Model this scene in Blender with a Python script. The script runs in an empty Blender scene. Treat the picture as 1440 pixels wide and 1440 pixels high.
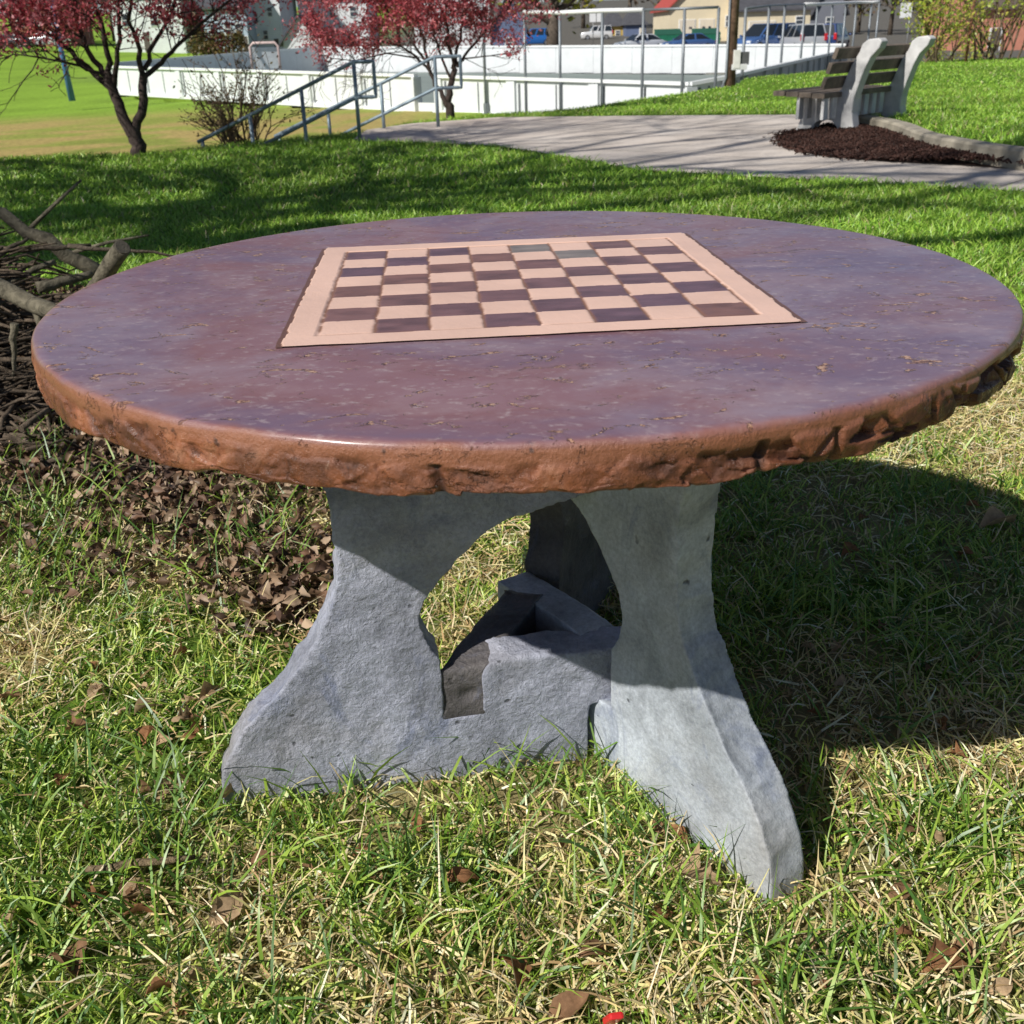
import bpy, bmesh, math, random
import numpy as np
from mathutils import Vector, Matrix

rng = np.random.default_rng(11)
random.seed(5)
SC = bpy.context.scene
COL = SC.collection
R = math.radians

# ------------------------------------------------------------------ camera maths (metres, table centre at the origin)
F, PIT, ROL = 1470.2, 0.4273, -0.0315
CAM = np.array([-0.024, -1.3988, 1.0386])
_c, _s = math.cos(PIT), math.sin(PIT)
_cr, _sr = math.cos(ROL), math.sin(ROL)

def ray(u, v):
    u -= 720; v -= 720
    a = _cr*u + _sr*v; b = -_sr*u + _cr*v
    return np.array([a, F*_c - b*_s, -F*_s - b*_c])

def at_y(u, v, Y):
    d = ray(u, v); return CAM + d*((Y - CAM[1])/d[1])

def at_z(u, v, z=0.0):
    d = ray(u, v); return CAM + d*((z - CAM[2])/d[2])

# ------------------------------------------------------------------ numpy noise
def _h(i, j, k, seed):
    n = (i*374761393 + j*668265263 + k*2147483647 + seed*1274126177) & 0xffffffff
    n = ((n ^ (n >> 13))*1274126177) & 0xffffffff
    n = ((n ^ (n >> 16))*2246822519) & 0xffffffff
    return ((n ^ (n >> 15)) & 0xffff)/65535.0

def vn(P, seed=0):
    P = np.asarray(P, float)
    i = np.floor(P).astype(np.int64); f = P - i; f = f*f*f*(f*(f*6 - 15) + 10)
    x, y, z = f[..., 0], f[..., 1], f[..., 2]
    a, b, c = i[..., 0], i[..., 1], i[..., 2]
    L = lambda p, q, t: p + (q - p)*t
    g = lambda dx, dy, dz: _h(a+dx, b+dy, c+dz, seed)
    return L(L(L(g(0,0,0), g(1,0,0), x), L(g(0,1,0), g(1,1,0), x), y),
             L(L(g(0,0,1), g(1,0,1), x), L(g(0,1,1), g(1,1,1), x), y), z)

def fbm(P, o=4, seed=0):
    P = np.asarray(P, float); r = 0; a = 0.5; t = 0
    for k in range(o):
        r = r + a*vn(P*(2.03**k) + 17.3*k, seed + k); t += a; a *= 0.5
    return r/t

def v3(x, y, z=0.0):
    x, y, z = np.broadcast_arrays(x, y, z); return np.stack([x, y, z], -1).astype(float)

def sst(a, b, x):
    t = np.clip((x - a)/(b - a), 0, 1); return t*t*(3 - 2*t)

# ------------------------------------------------------------------ materials
def _nt(name):
    m = bpy.data.materials.new(name); m.use_nodes = True
    nt = m.node_tree; nt.nodes.clear()
    out = nt.nodes.new('ShaderNodeOutputMaterial')
    return m, nt, out

def N(nt, kind, **kw):
    n = nt.nodes.new(kind)
    for k, v in kw.items():
        if k in n.inputs: n.inputs[k].default_value = v
        else: setattr(n, k, v)
    return n

def noise(nt, co, scale, detail=4, rough=0.55, dist=0.0):
    n = N(nt, 'ShaderNodeTexNoise'); n.inputs['Scale'].default_value = scale
    n.inputs['Detail'].default_value = detail; n.inputs['Roughness'].default_value = rough
    n.inputs['Distortion'].default_value = dist
    nt.links.new(co, n.inputs['Vector']); return n.outputs['Fac']

def ramp(nt, fac, stops):
    r = N(nt, 'ShaderNodeValToRGB'); e = r.color_ramp.elements
    while len(e) < len(stops): e.new(0.5)
    for el, (p, c) in zip(e, stops):
        el.position = p; el.color = (*c, 1) if len(c) == 3 else c
    nt.links.new(fac, r.inputs['Fac']); return r.outputs['Color']

def mixc(nt, fac, a, b, blend='MIX'):
    m = N(nt, 'ShaderNodeMix', data_type='RGBA', blend_type=blend)
    for sock, v in ((m.inputs[0], fac), (m.inputs[6], a), (m.inputs[7], b)):
        if isinstance(v, (int, float)): sock.default_value = v
        elif isinstance(v, tuple): sock.default_value = (*v, 1)
        else: nt.links.new(v, sock)
    return m.outputs[2]

def scaled(nt, co, s):
    m = N(nt, 'ShaderNodeMapping'); m.inputs['Scale'].default_value = s
    nt.links.new(co, m.inputs['Vector']); return m.outputs['Vector']

def bump(nt, h, strength, dist, prev=None):
    b = N(nt, 'ShaderNodeBump'); b.inputs['Strength'].default_value = strength
    b.inputs['Distance'].default_value = dist
    nt.links.new(h, b.inputs['Height'])
    if prev is not None: nt.links.new(prev, b.inputs['Normal'])
    return b.outputs['Normal']

def bsdf(nt, out, col, rough=0.6, metal=0.0, nrm=None, coat=0.0, spec=0.5):
    p = N(nt, 'ShaderNodeBsdfPrincipled')
    if isinstance(col, tuple): p.inputs['Base Color'].default_value = (*col, 1)
    else: nt.links.new(col, p.inputs['Base Color'])
    if isinstance(rough, (int, float)): p.inputs['Roughness'].default_value = rough
    else: nt.links.new(rough, p.inputs['Roughness'])
    p.inputs['Metallic'].default_value = metal
    p.inputs['Coat Weight'].default_value = coat
    p.inputs['Specular IOR Level'].default_value = spec
    if nrm is not None: nt.links.new(nrm, p.inputs['Normal'])
    nt.links.new(p.outputs[0], out.inputs['Surface']); return p

def simple(name, col, rough=0.6, metal=0.0, var=0.15, scale=6.0, bmp=0.0, coat=0.0, spec=0.5):
    m, nt, out = _nt(name)
    co = N(nt, 'ShaderNodeTexCoord').outputs['Object']
    f = noise(nt, co, scale, 5, 0.6)
    lo = tuple(c*(1 - var) for c in col); hi = tuple(min(1, c*(1 + var)) for c in col)
    c = ramp(nt, f, [(0.3, lo), (0.7, hi)])
    nr = bump(nt, noise(nt, co, scale*6, 3), bmp, 0.01) if bmp else None
    bsdf(nt, out, c, rough, metal, nr, coat, spec); return m

def leafy(name, trans=0.35, gloss=0.06):
    m, nt, out = _nt(name)
    a = N(nt, 'ShaderNodeAttribute', attribute_name='col').outputs['Color']
    d = N(nt, 'ShaderNodeBsdfDiffuse'); t = N(nt, 'ShaderNodeBsdfTranslucent')
    g = N(nt, 'ShaderNodeBsdfGlossy'); g.inputs['Roughness'].default_value = 0.45
    nt.links.new(a, d.inputs['Color']); nt.links.new(a, t.inputs['Color'])
    m1 = N(nt, 'ShaderNodeMixShader'); m1.inputs[0].default_value = trans
    nt.links.new(d.outputs[0], m1.inputs[1]); nt.links.new(t.outputs[0], m1.inputs[2])
    m2 = N(nt, 'ShaderNodeMixShader'); m2.inputs[0].default_value = gloss
    nt.links.new(m1.outputs[0], m2.inputs[1]); nt.links.new(g.outputs[0], m2.inputs[2])
    nt.links.new(m2.outputs[0], out.inputs['Surface']); return m

# ------------------------------------------------------------------ object helpers
def tag(o, label=None, cat=None, group=None, kind=None):
    if label: o['label'] = label
    if cat: o['category'] = cat
    if group: o['group'] = group
    if kind: o['kind'] = kind
    return o

def thing(name, label, cat, loc=(0, 0, 0), rz=0.0, group=None):
    o = bpy.data.objects.new(name, None); COL.objects.link(o)
    o.location = loc; o.rotation_euler = (0, 0, rz); o.empty_display_size = 0.1
    return tag(o, label, cat, group)

def npmesh(name, V, faces_by_n, col=None, smooth=False):
    """V (n,3); faces_by_n list of int arrays (m,k)"""
    me = bpy.data.meshes.new(name)
    V = np.ascontiguousarray(V, np.float32)
    me.vertices.add(len(V)); me.vertices.foreach_set('co', V.ravel())
    idx = np.concatenate([f.ravel() for f in faces_by_n]).astype(np.int32)
    cnt = np.concatenate([np.full(len(f), f.shape[1]) for f in faces_by_n]).astype(np.int32)
    st = np.concatenate([[0], np.cumsum(cnt)[:-1]]).astype(np.int32)
    me.loops.add(len(idx)); me.loops.foreach_set('vertex_index', idx)
    me.polygons.add(len(cnt)); me.polygons.foreach_set('loop_start', st); me.polygons.foreach_set('loop_total', cnt)
    if smooth: me.polygons.foreach_set('use_smooth', np.ones(len(cnt), bool))
    me.update(calc_edges=True)
    if col is not None:
        a = me.color_attributes.new('col', 'FLOAT_COLOR', 'POINT')
        c = np.ones((len(V), 4), np.float32); c[:, :3] = col
        a.data.foreach_set('color', c.ravel())
    return me

def link(name, me, mat, parent=None):
    o = bpy.data.objects.new(name, me); COL.objects.link(o)
    if mat is not None:
        me.materials.clear(); me.materials.append(mat)
    if parent is not None: o.parent = parent
    return o

class MB:
    """collects shapes for ONE mesh object"""
    def __init__(s): s.bm = bmesh.new()
    def box(s, c, size, rz=0.0, ry=0.0, rx=0.0, bev=0.0):
        M = Matrix.Translation(c) @ Matrix.Rotation(rz, 4, 'Z') @ Matrix.Rotation(ry, 4, 'Y') @ Matrix.Rotation(rx, 4, 'X') @ Matrix.Diagonal((*size, 1))
        r = bmesh.ops.create_cube(s.bm, size=1.0, matrix=M)
        if bev:
            es = list({e for v in r['verts'] for e in v.link_edges})
            bmesh.ops.bevel(s.bm, geom=es, offset=bev, segments=2, affect='EDGES', profile=0.6)
        return s
    def tube(s, pts, rad, seg=8, cap=True):
        pts = [Vector(p) for p in pts]; n = len(pts)
        rad = [rad]*n if isinstance(rad, (int, float)) else list(rad)
        rings = []; pn = None
        for i, p in enumerate(pts):
            t = (pts[min(i+1, n-1)] - pts[max(i-1, 0)]).normalized()
            if pn is None:
                pn = t.orthogonal().normalized()
            else:
                pn = (pn - t*pn.dot(t))
                pn = pn.normalized() if pn.length > 1e-6 else t.orthogonal().normalized()
            b = t.cross(pn)
            rings.append([s.bm.verts.new(p + (pn*math.cos(2*math.pi*k/seg) + b*math.sin(2*math.pi*k/seg))*rad[i]) for k in range(seg)])
        for A, B in zip(rings, rings[1:]):
            for k in range(seg):
                f = s.bm.faces.new((A[k], A[(k+1) % seg], B[(k+1) % seg], B[k])); f.smooth = True
        if cap:
            s.bm.faces.new(rings[0][::-1]); s.bm.faces.new(rings[-1])
        return s
    def prism(s, poly, depth, axis='y', off=0.0):
        """poly in (a,z); extruded along axis, from off-depth/2 to off+depth/2"""
        f = (lambda a, z, d: (a, d, z)) if axis == 'y' else (lambda a, z, d: (d, a, z)) if axis == 'x' else (lambda a, z, d: (a, z, d))
        A = [s.bm.verts.new(f(a, z, off - depth/2)) for a, z in poly]
        B = [s.bm.verts.new(f(a, z, off + depth/2)) for a, z in poly]
        n = len(poly)
        s.bm.faces.new(A); s.bm.faces.new(B[::-1])
        for i in range(n):
            j = (i+1) % n; s.bm.faces.new((A[j], A[i], B[i], B[j]))
        return s
    def quad(s, *p):
        s.bm.faces.new([s.bm.verts.new(q) for q in p]); return s
    def cyl(s, c, r, h, axis='z', seg=24, r2=None):
        M = Matrix.Translation(c)
        if axis == 'y': M = M @ Matrix.Rotation(R(90), 4, 'X')
        if axis == 'x': M = M @ Matrix.Rotation(R(90), 4, 'Y')
        bmesh.ops.create_cone(s.bm, cap_ends=True, segments=seg, radius1=r, radius2=r if r2 is None else r2, depth=h, matrix=M); return s
    def build(s, name, mat, parent=None):
        bmesh.ops.recalc_face_normals(s.bm, faces=s.bm.faces)
        me = bpy.data.meshes.new(name); s.bm.to_mesh(me); s.bm.free()
        return link(name, me, mat, parent)

def copy_tree(o, parent=None):
    c = o.copy(); COL.objects.link(c); c.parent = parent
    for ch in list(o.children): copy_tree(ch, c)
    return c

# ------------------------------------------------------------------ terrain
EDGE = np.array([(-60, 7.5), (-14, 9.2), (-5.2, 10.3), (-3.7, 10.4), (-2.9, 11.2), (-1.75, 12.3), (-1.2, 13.8), (-0.2, 14.7), (0.8, 15.1), (2.4, 17.6), (4.4, 20.6), (7.5, 23.6), (11, 27.5), (16, 29.5), (60, 31)])
def ground(x, y):
    x = np.asarray(x, float); y = np.asarray(y, float)
    e = np.interp(x, EDGE[:, 0], EDGE[:, 1])
    beyond = (y - e)
    d = np.interp(y, [0, 40, 55, 105, 165, 300, 900], [-1.2, -1.15, -0.85, -0.75, 0.4, 6, 24])
    left = sst(-8, -70, x)*sst(25, 120, y)*2.0
    low = d + left
    t = sst(0.0, 3.4, beyond)
    z = low*t
    # raised lawn behind the kerb on the right, and gentle swells
    kx = np.interp(y, [3, 5.6, 6.3, 7.2, 8.3, 9.5, 10.3, 11.9, 14, 18], [8.4, 5.0, 4.2, 3.82, 3.70, 3.88, 3.8, 4.4, 4.2, 4.6])
    z = z + 0.13*sst(0.0, 0.25, x - kx - 0.1)*sst(3, 4.5, y)*(1 - t)
    n = fbm(v3(x*0.35, y*0.35, 0), 3, 3) - 0.5
    z = z + n*0.05*sst(2.5, 6, np.hypot(x, y))*(1 - sst(60, 90, y))
    z = z + (fbm(v3(x*5, y*5, 1), 3, 9) - 0.5)*0.025*(1 - sst(3, 5, np.hypot(x, y)))
    z = z - 0.022*np.exp(-((x - 0.27)**2 + (y + 0.33)**2)/0.03)
    # bank of the brush heap on the left
    z = z + 0.12*np.exp(-(((x + 2.2)/0.8)**2 + ((y - 2.6)/1.1)**2))
    return z
def gz(x, y): return float(ground(x, y))

PATH = np.array([(-1.72, 11.25), (-0.9, 10.75), (-0.05, 10.05), (0.6, 8.75), (1.12, 7.6), (2.0, 6.88), (2.74, 6.32), (3.43, 5.75), (5.2, 4.4), (9, 1.6),
                 (9.3, 2.5), (5.05, 5.35), (3.8, 7.1), (3.68, 8.2), (3.86, 9.3), (3.8, 10.3), (4.4, 11.9), (4.0, 12.95), (1.88, 13.7), (-0.05, 14.25), (-1.2, 13.6), (-1.72, 12.75)])
MULCH = np.array([tuple(at_z(u_, v_)[:2]) for u_, v_ in ((1098, 204), (1116, 212), (1165, 222), (1250, 229), (1340, 233), (1440, 240))] + [(4.0, 6.35), (4.2, 6.2), (3.8, 7.1), (3.68, 8.2), (3.85, 9.4), (3.82, 10.4), (3.5, 10.6), (2.95, 10.2)])
def inpoly(x, y, P):
    x = np.asarray(x); y = np.asarray(y); c = np.zeros(x.shape, bool); n = len(P)
    for i in range(n):
        x1, y1 = P[i]; x2, y2 = P[(i+1) % n]
        if y1 == y2: continue
        k = ((y1 > y) != (y2 > y)) & (x < (x2 - x1)*(y - y1)/(y2 - y1) + x1)
        c ^= k
    return c

def litter(x, y):
    """how much leaf litter lies at x,y (left of the table)"""
    x = np.asarray(x, float); y = np.asarray(y, float)
    ax, ay, bx, by = -0.55, 0.66, -2.5, 2.6
    dx, dy = bx - ax, by - ay; L2 = dx*dx + dy*dy
    t = np.clip(((x - ax)*dx + (y - ay)*dy)/L2, 0, 1)
    d = np.hypot(x - ax - t*dx, y - ay - t*dy)
    w = 0.34 + 0.45*t
    return np.clip((1.15 - d/w) + (fbm(v3(x*4, y*4, 4), 3, 21) - 0.5)*1.15, 0, 1)

def mat_ground():
    m, nt, out = _nt('lawn_soil')
    tc = N(nt, 'ShaderNodeTexCoord').outputs['Object']
    a = N(nt, 'ShaderNodeAttribute', attribute_name='col').outputs['Color']
    f1 = noise(nt, tc, 9, 6, 0.7); f2 = noise(nt, tc, 60, 4, 0.7)
    c = mixc(nt, 1.0, a, ramp(nt, f1, [(0.3, (0.6, 0.6, 0.6)), (0.7, (1.25, 1.25, 1.15))]), 'MULTIPLY')
    c = mixc(nt, 1.0, c, ramp(nt, f2, [(0.3, (0.7, 0.7, 0.7)), (0.7, (1.2, 1.2, 1.2))]), 'MULTIPLY')
    bsdf(nt, out, c, 0.95, 0, bump(nt, f2, 0.6, 0.02), 0, 0.1); return m

def build_ground():
    ys = np.concatenate([np.arange(-4, 4, 0.07), np.arange(4, 14, 0.14), np.arange(14, 32, 0.3), np.geomspace(32, 900, 80)])
    xp = np.concatenate([np.arange(0, 3, 0.07), np.arange(3, 9, 0.16), np.geomspace(9, 700, 75)])
    xs = np.concatenate([-xp[:0:-1], xp])
    X, Y = np.meshgrid(xs, ys); Z = ground(X, Y)
    RP = [at_y(160, 132, 50.0), at_y(980, 150, 29.5), at_y(1190, 108, 50.0), at_y(452, 101, 63.0)]
    Z = np.where(inpoly(X, Y, np.array([(p[0], p[1]) for p in RP])), Z - 0.8, Z)
    inside = inpoly(X, Y, PATH) | inpoly(X, Y, MULCH)
    Z = np.where(inside, np.minimum(Z, 0.0) - 0.03, Z)
    V = v3(X, Y, Z).reshape(-1, 3)
    ny, nx = X.shape
    i = np.arange(ny*nx).reshape(ny, nx)
    Fq = np.stack([i[:-1, :-1], i[:-1, 1:], i[1:, 1:], i[1:, :-1]], -1).reshape(-1, 4)
    x, y = X.ravel(), Y.ravel()
    green = np.array([0.11, 0.20, 0.026]); thatch = np.array([0.40, 0.33, 0.16]); soil = np.array([0.075, 0.052, 0.032])
    n = fbm(v3(x*0.8, y*0.8, 0), 4, 31)[:, None]
    c = green*(0.75 + 0.6*n)
    near = (1 - sst(1.6, 4.2, y + 0.15*x))[:, None]
    k = sst(0.4, 0.6, fbm(v3(x*3, y*3, 2), 4, 41))[:, None]
    c = c*(1 - near) + near*(thatch*0.75*k + (green*0.9)*(1 - k))
    far = sst(20, 30, y)[:, None]
    c = c*(1 - far) + far*np.array([0.27, 0.43, 0.055])*(0.6 + 0.8*n)
    e = np.interp(x, EDGE[:, 0], EDGE[:, 1])
    tan = (sst(13, 17, y)*(1 - sst(35, 43, y - 0.25*(x + 12)))*sst(0.5, -4, x)*sst(0.2, 1.5, y - np.interp(x, EDGE[:, 0], EDGE[:, 1])))[:, None]*(0.35 + 0.6*sst(0.38, 0.6, n))
    c = c*(1 - tan) + tan*np.array([0.50, 0.37, 0.15])
    li = litter(x, y)[:, None]*near
    c = c*(1 - li) + li*soil
    # unseen grey ground added round the rink against green bounce; parking asphalt beyond
    beh = (sst(2.2, 3.0, y - e)*sst(-1.0, 1.0, x))[:, None]
    c = c*(1 - beh) + beh*np.array([0.24, 0.24, 0.225])
    asp = (sst(50, 58, y + 0.5*np.minimum(x, 0))*sst(-30, -12, x))[:, None]
    c = c*(1 - asp) + asp*np.array([0.16, 0.15, 0.14])
    o = link('ground', npmesh('ground', V, [Fq], c, True), mat_ground()); tag(o, kind='structure')

def sheet(name, poly, lift, mat, step=0.1):
    """flat sheet following the terrain's zero level, cut to poly"""
    bm = bmesh.new()
    bm.faces.new([bm.verts.new((p[0], p[1], lift)) for p in poly])
    me = bpy.data.meshes.new(name); bm.to_mesh(me); bm.free()
    o = link(name, me, mat); return tag(o, kind='structure')

# ------------------------------------------------------------------ blades of grass
def blades(n_pos, L, W, lean, curl, up, droop, colr, twist=None):
    n = len(n_pos); hd = rng.uniform(0, 2*np.pi, n)
    D = np.stack([np.cos(hd), np.sin(hd)], 1); S = np.stack([-D[:, 1], D[:, 0]], 1)
    tw = rng.uniform(-0.9, 0.9, n)
    V = np.zeros((n, 7, 3)); ts = [0, 0.38, 0.72, 1.0]
    bend = rng.normal(0, 0.18, n)
    k = 0
    for q, t in enumerate(ts):
        h = L*(lean*t + curl*t*t); z = L*(up*t - droop*t*t); sd = L*bend*t*t
        cx = n_pos[:, 0] + D[:, 0]*h + S[:, 0]*sd; cy = n_pos[:, 1] + D[:, 1]*h + S[:, 1]*sd; cz = n_pos[:, 2] + z
        if q < 3:
            w = W*(1.0, 0.85, 0.55)[q]*0.5
            ox = S[:, 0]*w*np.cos(tw) ; oy = S[:, 1]*w*np.cos(tw); oz = w*np.sin(tw)
            V[:, k] = np.stack([cx - ox, cy - oy, cz - oz], 1); V[:, k+1] = np.stack([cx + ox, cy + oy, cz + oz], 1); k += 2
        else: V[:, k] = np.stack([cx, cy, cz], 1)
    b = (np.arange(n)*7)[:, None]
    Q = np.concatenate([b + [0, 1, 3, 2], b + [2, 3, 5, 4]]); T = b + [4, 5, 6]
    C = np.repeat(colr[:, None, :], 7, 1)
    return V.reshape(-1, 3), Q, T, C.reshape(-1, 3)

def view_scatter(n, y0, y1, margin=0.25, power=1.0):
    """random ground points in the part of the lawn the photograph shows"""
    u = rng.uniform(0, 1, n*2)
    y = y0 + (y1 - y0)*u**power
    zc = (y - CAM[1])*_c + 1.04*_s
    hw = 720/F*zc + margin
    keep = rng.uniform(0, 1, len(y)) < hw/hw.max()
    y = y[keep]; hw = hw[keep]
    x = CAM[0] + rng.uniform(-1, 1, len(y))*hw
    return x[:n], y[:n]

GREEN = np.array([(0.21, 0.34, 0.035), (0.31, 0.44, 0.055), (0.40, 0.49, 0.085), (0.14, 0.27, 0.030), (0.47, 0.53, 0.11), (0.08, 0.18, 0.028)])
STRAW = np.array([(0.70, 0.56, 0.30), (0.56, 0.43, 0.20), (0.76, 0.64, 0.42), (0.40, 0.27, 0.13), (0.60, 0.54, 0.22)])

def palette(P, n, jit=0.15):
    c = P[rng.integers(0, len(P), n)]*rng.uniform(1 - jit, 1 + jit, (n, 1)); return c

def straw_amt(x, y):
    f = fbm(v3(x*1.7, y*1.7, 3), 4, 41)
    return np.clip(sst(0.36, 0.62, f + 0.09*np.clip(x, -1.2, 1.2) + 0.0 + 0.03*(1 - sst(-0.5, 0.3, y)) - 0.22*np.exp(-((x-0.9)**2+(y-0.8)**2)/0.7)), 0, 1)*(1 - sst(1.6, 3.6, y))

def build_grass():
    gm = leafy('grass_blade', 0.22, 0.06); sm = leafy('straw_blade', 0.12, 0.04)
    parts = []
    clear = lambda x, y: ~(inpoly(x, y, PATH) | inpoly(x, y, MULCH))
    e_of = lambda x: np.interp(x, EDGE[:, 0], EDGE[:, 1])
    def put(x, y, lmin, lmax, w, colr, kind):
        n = len(x); z = ground(x, y) - 0.004
        L = rng.uniform(lmin, lmax, n)*(0.75 + 0.5*fbm(v3(x*6, y*6, 0), 2, 55)); W = w*rng.uniform(0.7, 1.3, n)
        if kind == 'up':
            a = blades(np.stack([x, y, z], 1), L, W, rng.uniform(0.1, 0.6, n), rng.uniform(0.0, 0.6, n), rng.uniform(0.75, 1.0, n), rng.uniform(0.05, 0.45, n), colr)
        else:
            z = z + rng.uniform(0.0, 0.02, n)
            a = blades(np.stack([x, y, z], 1), L, W, rng.uniform(0.5, 0.95, n), rng.uniform(-0.2, 0.25, n), rng.uniform(0.05, 0.6, n), rng.uniform(0.05, 0.6, n), colr)
        return a
    def pack(lst, name, mat, cat, label):
        Vs, Qs, Ts, Cs = [], [], [], []; o = 0
        for V, Q, T, C in lst:
            Vs.append(V); Qs.append(Q + o); Ts.append(T + o); Cs.append(C); o += len(V)
        ob = link(name, npmesh(name, np.concatenate(Vs), [np.concatenate(Qs), np.concatenate(Ts)], np.concatenate(Cs)), mat)
        tag(ob, label, cat, kind='stuff')
    # --- near lawn, green
    G = []
    x, y = view_scatter(250000, -0.95, 2.6, 0.6, 1.12)
    li = litter(x, y); sa = straw_amt(x, y)
    cl = fbm(v3(x*9, y*9, 5), 3, 61)
    keep = (rng.uniform(0, 1, len(x)) < (0.95 - 0.62*sa)*(0.20 + 1.35*sst(0.38, 0.6, cl)))*(rng.uniform(0, 1, len(x)) > np.clip(li*1.3, 0, 0.965))
    x, y = x[keep > 0], y[keep > 0]
    c = palette(GREEN, len(x), 0.2)*1.22
    G.append(put(x, y, 0.016, 0.056, 0.0040, c, 'up'))
    # --- clumps of taller deep green grass
    spots = [at_z(25, 660), at_z(10, 790), at_z(45, 740), at_z(90, 720), at_z(60, 830), at_z(330, 800), at_z(370, 790), at_z(130, 790), at_z(1220, 905), at_z(-10, 850), at_z(1300, 640), at_z(520, 1240), at_z(60, 1330), at_z(620, 1240), at_z(200, 1130),
             at_z(840, 1085), at_z(640, 1105), at_z(720, 1100), at_z(400, 700), at_z(1340, 1180), at_z(1215, 1240), at_z(700, 1340), at_z(520, 1105), at_z(1010, 1290)]
    for k in range(60):
        q = at_z(rng.uniform(-60, 1500), rng.uniform(620, 1430)); spots.append(q)
    for k, q in enumerate(spots):
        m = int(rng.integers(50, 100)) if k < 9 else int(rng.integers(18, 50))
        rr = 0.10 if k < 9 else 0.05
        xx = q[0] + rng.normal(0, rr, m); yy = q[1] + rng.normal(0, rr, m)
        c = palette(GREEN[[0, 3, 5, 1]], m, 0.2)
        G.append(put(xx, yy, 0.10 if k < 9 else 0.07, 0.20 if k < 9 else 0.13, 0.0048, c, 'up'))
    # --- mid lawn
    for (n, y0, y1, l0, l1, w) in ((100000, 2.4, 6.5, 0.03, 0.08, 0.006), (150000, 6.0, 15.5, 0.03, 0.085, 0.0085), (80000, 14.5, 28.5, 0.03, 0.065, 0.013)):
        x, y = view_scatter(int(n*1.12), y0, y1, 1.1, 1.0)
        k = clear(x, y) & (y < e_of(x) + 0.7) & (rng.uniform(0, 1, len(x)) > litter(x, y)*0.9)
        x, y = x[k], y[k]
        f = fbm(v3(x*0.9, y*0.9, 8), 3, 71)[:, None]
        c = palette(GREEN[[0, 1, 1, 2, 3]], len(x), 0.2)*(0.80 + 1.1*f)*np.array([0.88, 1.0, 0.9])
        dry = (rng.uniform(0, 1, len(x)) < 0.07); c[dry] = palette(STRAW, int(dry.sum()))*0.7
        G.append(put(x, y, l0, l1, w, c, 'up'))
    pack(G, 'lawn_grass', gm, 'grass', 'green spring grass of the lawn around the stone table and beyond')
    # --- straw thatch
    S = []
    x, y = view_scatter(205000, -0.95, 2.6, 0.6, 1.15)
    sa = straw_amt(x, y); li = litter(x, y)
    k = rng.uniform(0, 1, len(x)) < (0.22 + 0.72*sa)*(1 - 0.93*li)
    x, y = x[k], y[k]
    S.append(put(x, y, 0.02, 0.075, 0.0032, np.clip(palette(STRAW, len(x), 0.25)*1.2, 0, 0.86), 'flat'))
    x, y = view_scatter(12000, -0.95, 1.6, 0.6, 1.15)
    sa = straw_amt(x, y); k = rng.uniform(0, 1, len(x)) < 0.15 + 0.7*sa; x, y = x[k], y[k]
    S.append(put(x, y, 0.05, 0.12, 0.0028, palette(STRAW[[0, 2, 4]], len(x), 0.2), 'up'))
    pack(S, 'dry_grass', sm, 'dry grass', 'matted straw coloured dead grass among the green blades in the foreground')

# ------------------------------------------------------------------ leaves on the ground
def leaf_mesh(kind, seed):
    r = np.random.default_rng(seed)
    n = 9
    if kind == 'oak':
        half = [(0, 0.06), (0.12, 0.16), (0.2, 0.10), (0.34, 0.32), (0.44, 0.16), (0.58, 0.40), (0.68, 0.18), (0.82, 0.26), (0.92, 0.12), (1.0, 0.03)]
    else:
        half = [(0, 0.02), (0.12, 0.16), (0.3, 0.28), (0.5, 0.31), (0.7, 0.24), (0.88, 0.1), (1.0, 0.01)]
    V = []; Fc = []
    for (t, w) in half:
        w2 = w*r.uniform(0.85, 1.15)
        curl = 0.28*math.sin(t*3.1) + r.normal(0, 0.03)
        e = r.uniform(0.3, 1.6)
        V += [(t - 0.5, -w2, curl*0.5 + w2*e*0.8), (t - 0.5, -w2*0.45, curl*0.45 + 0.02), (t - 0.5, 0, curl*0.5), (t - 0.5, w2*0.45, curl*0.45 + 0.03), (t - 0.5, w2, curl*0.5 + w2*e*0.5)]
    V = np.array(V)
    V[:, 2] += 0.30*(fbm(v3(V[:, 0]*4, V[:, 1]*4, seed), 2) - 0.5)
    m = len(half)
    Q = np.array([[a*5 + b, a*5 + b + 1, (a+1)*5 + b + 1, (a+1)*5 + b] for a in range(m-1) for b in range(4)])
    return V, Q

def dead_leaf_material(name, base):
    m, nt, out = _nt(name)
    tc = N(nt, 'ShaderNodeTexCoord').outputs['Object']
    f = noise(nt, tc, 5, 5, 0.7)
    c = ramp(nt, f, [(0.25, tuple(b*0.55 for b in base)), (0.55, base), (0.8, tuple(min(1, b*1.35) for b in base))])
    d = N(nt, 'ShaderNodeBsdfDiffuse'); t = N(nt, 'ShaderNodeBsdfTranslucent')
    nt.links.new(c, d.inputs['Color']); nt.links.new(c, t.inputs['Color'])
    mx = N(nt, 'ShaderNodeMixShader'); mx.inputs[0].default_value = 0.2
    nt.links.new(d.outputs[0], mx.inputs[1]); nt.links.new(t.outputs[0], mx.inputs[2])
    nt.links.new(mx.outputs[0], out.inputs['Surface']); return m

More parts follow.
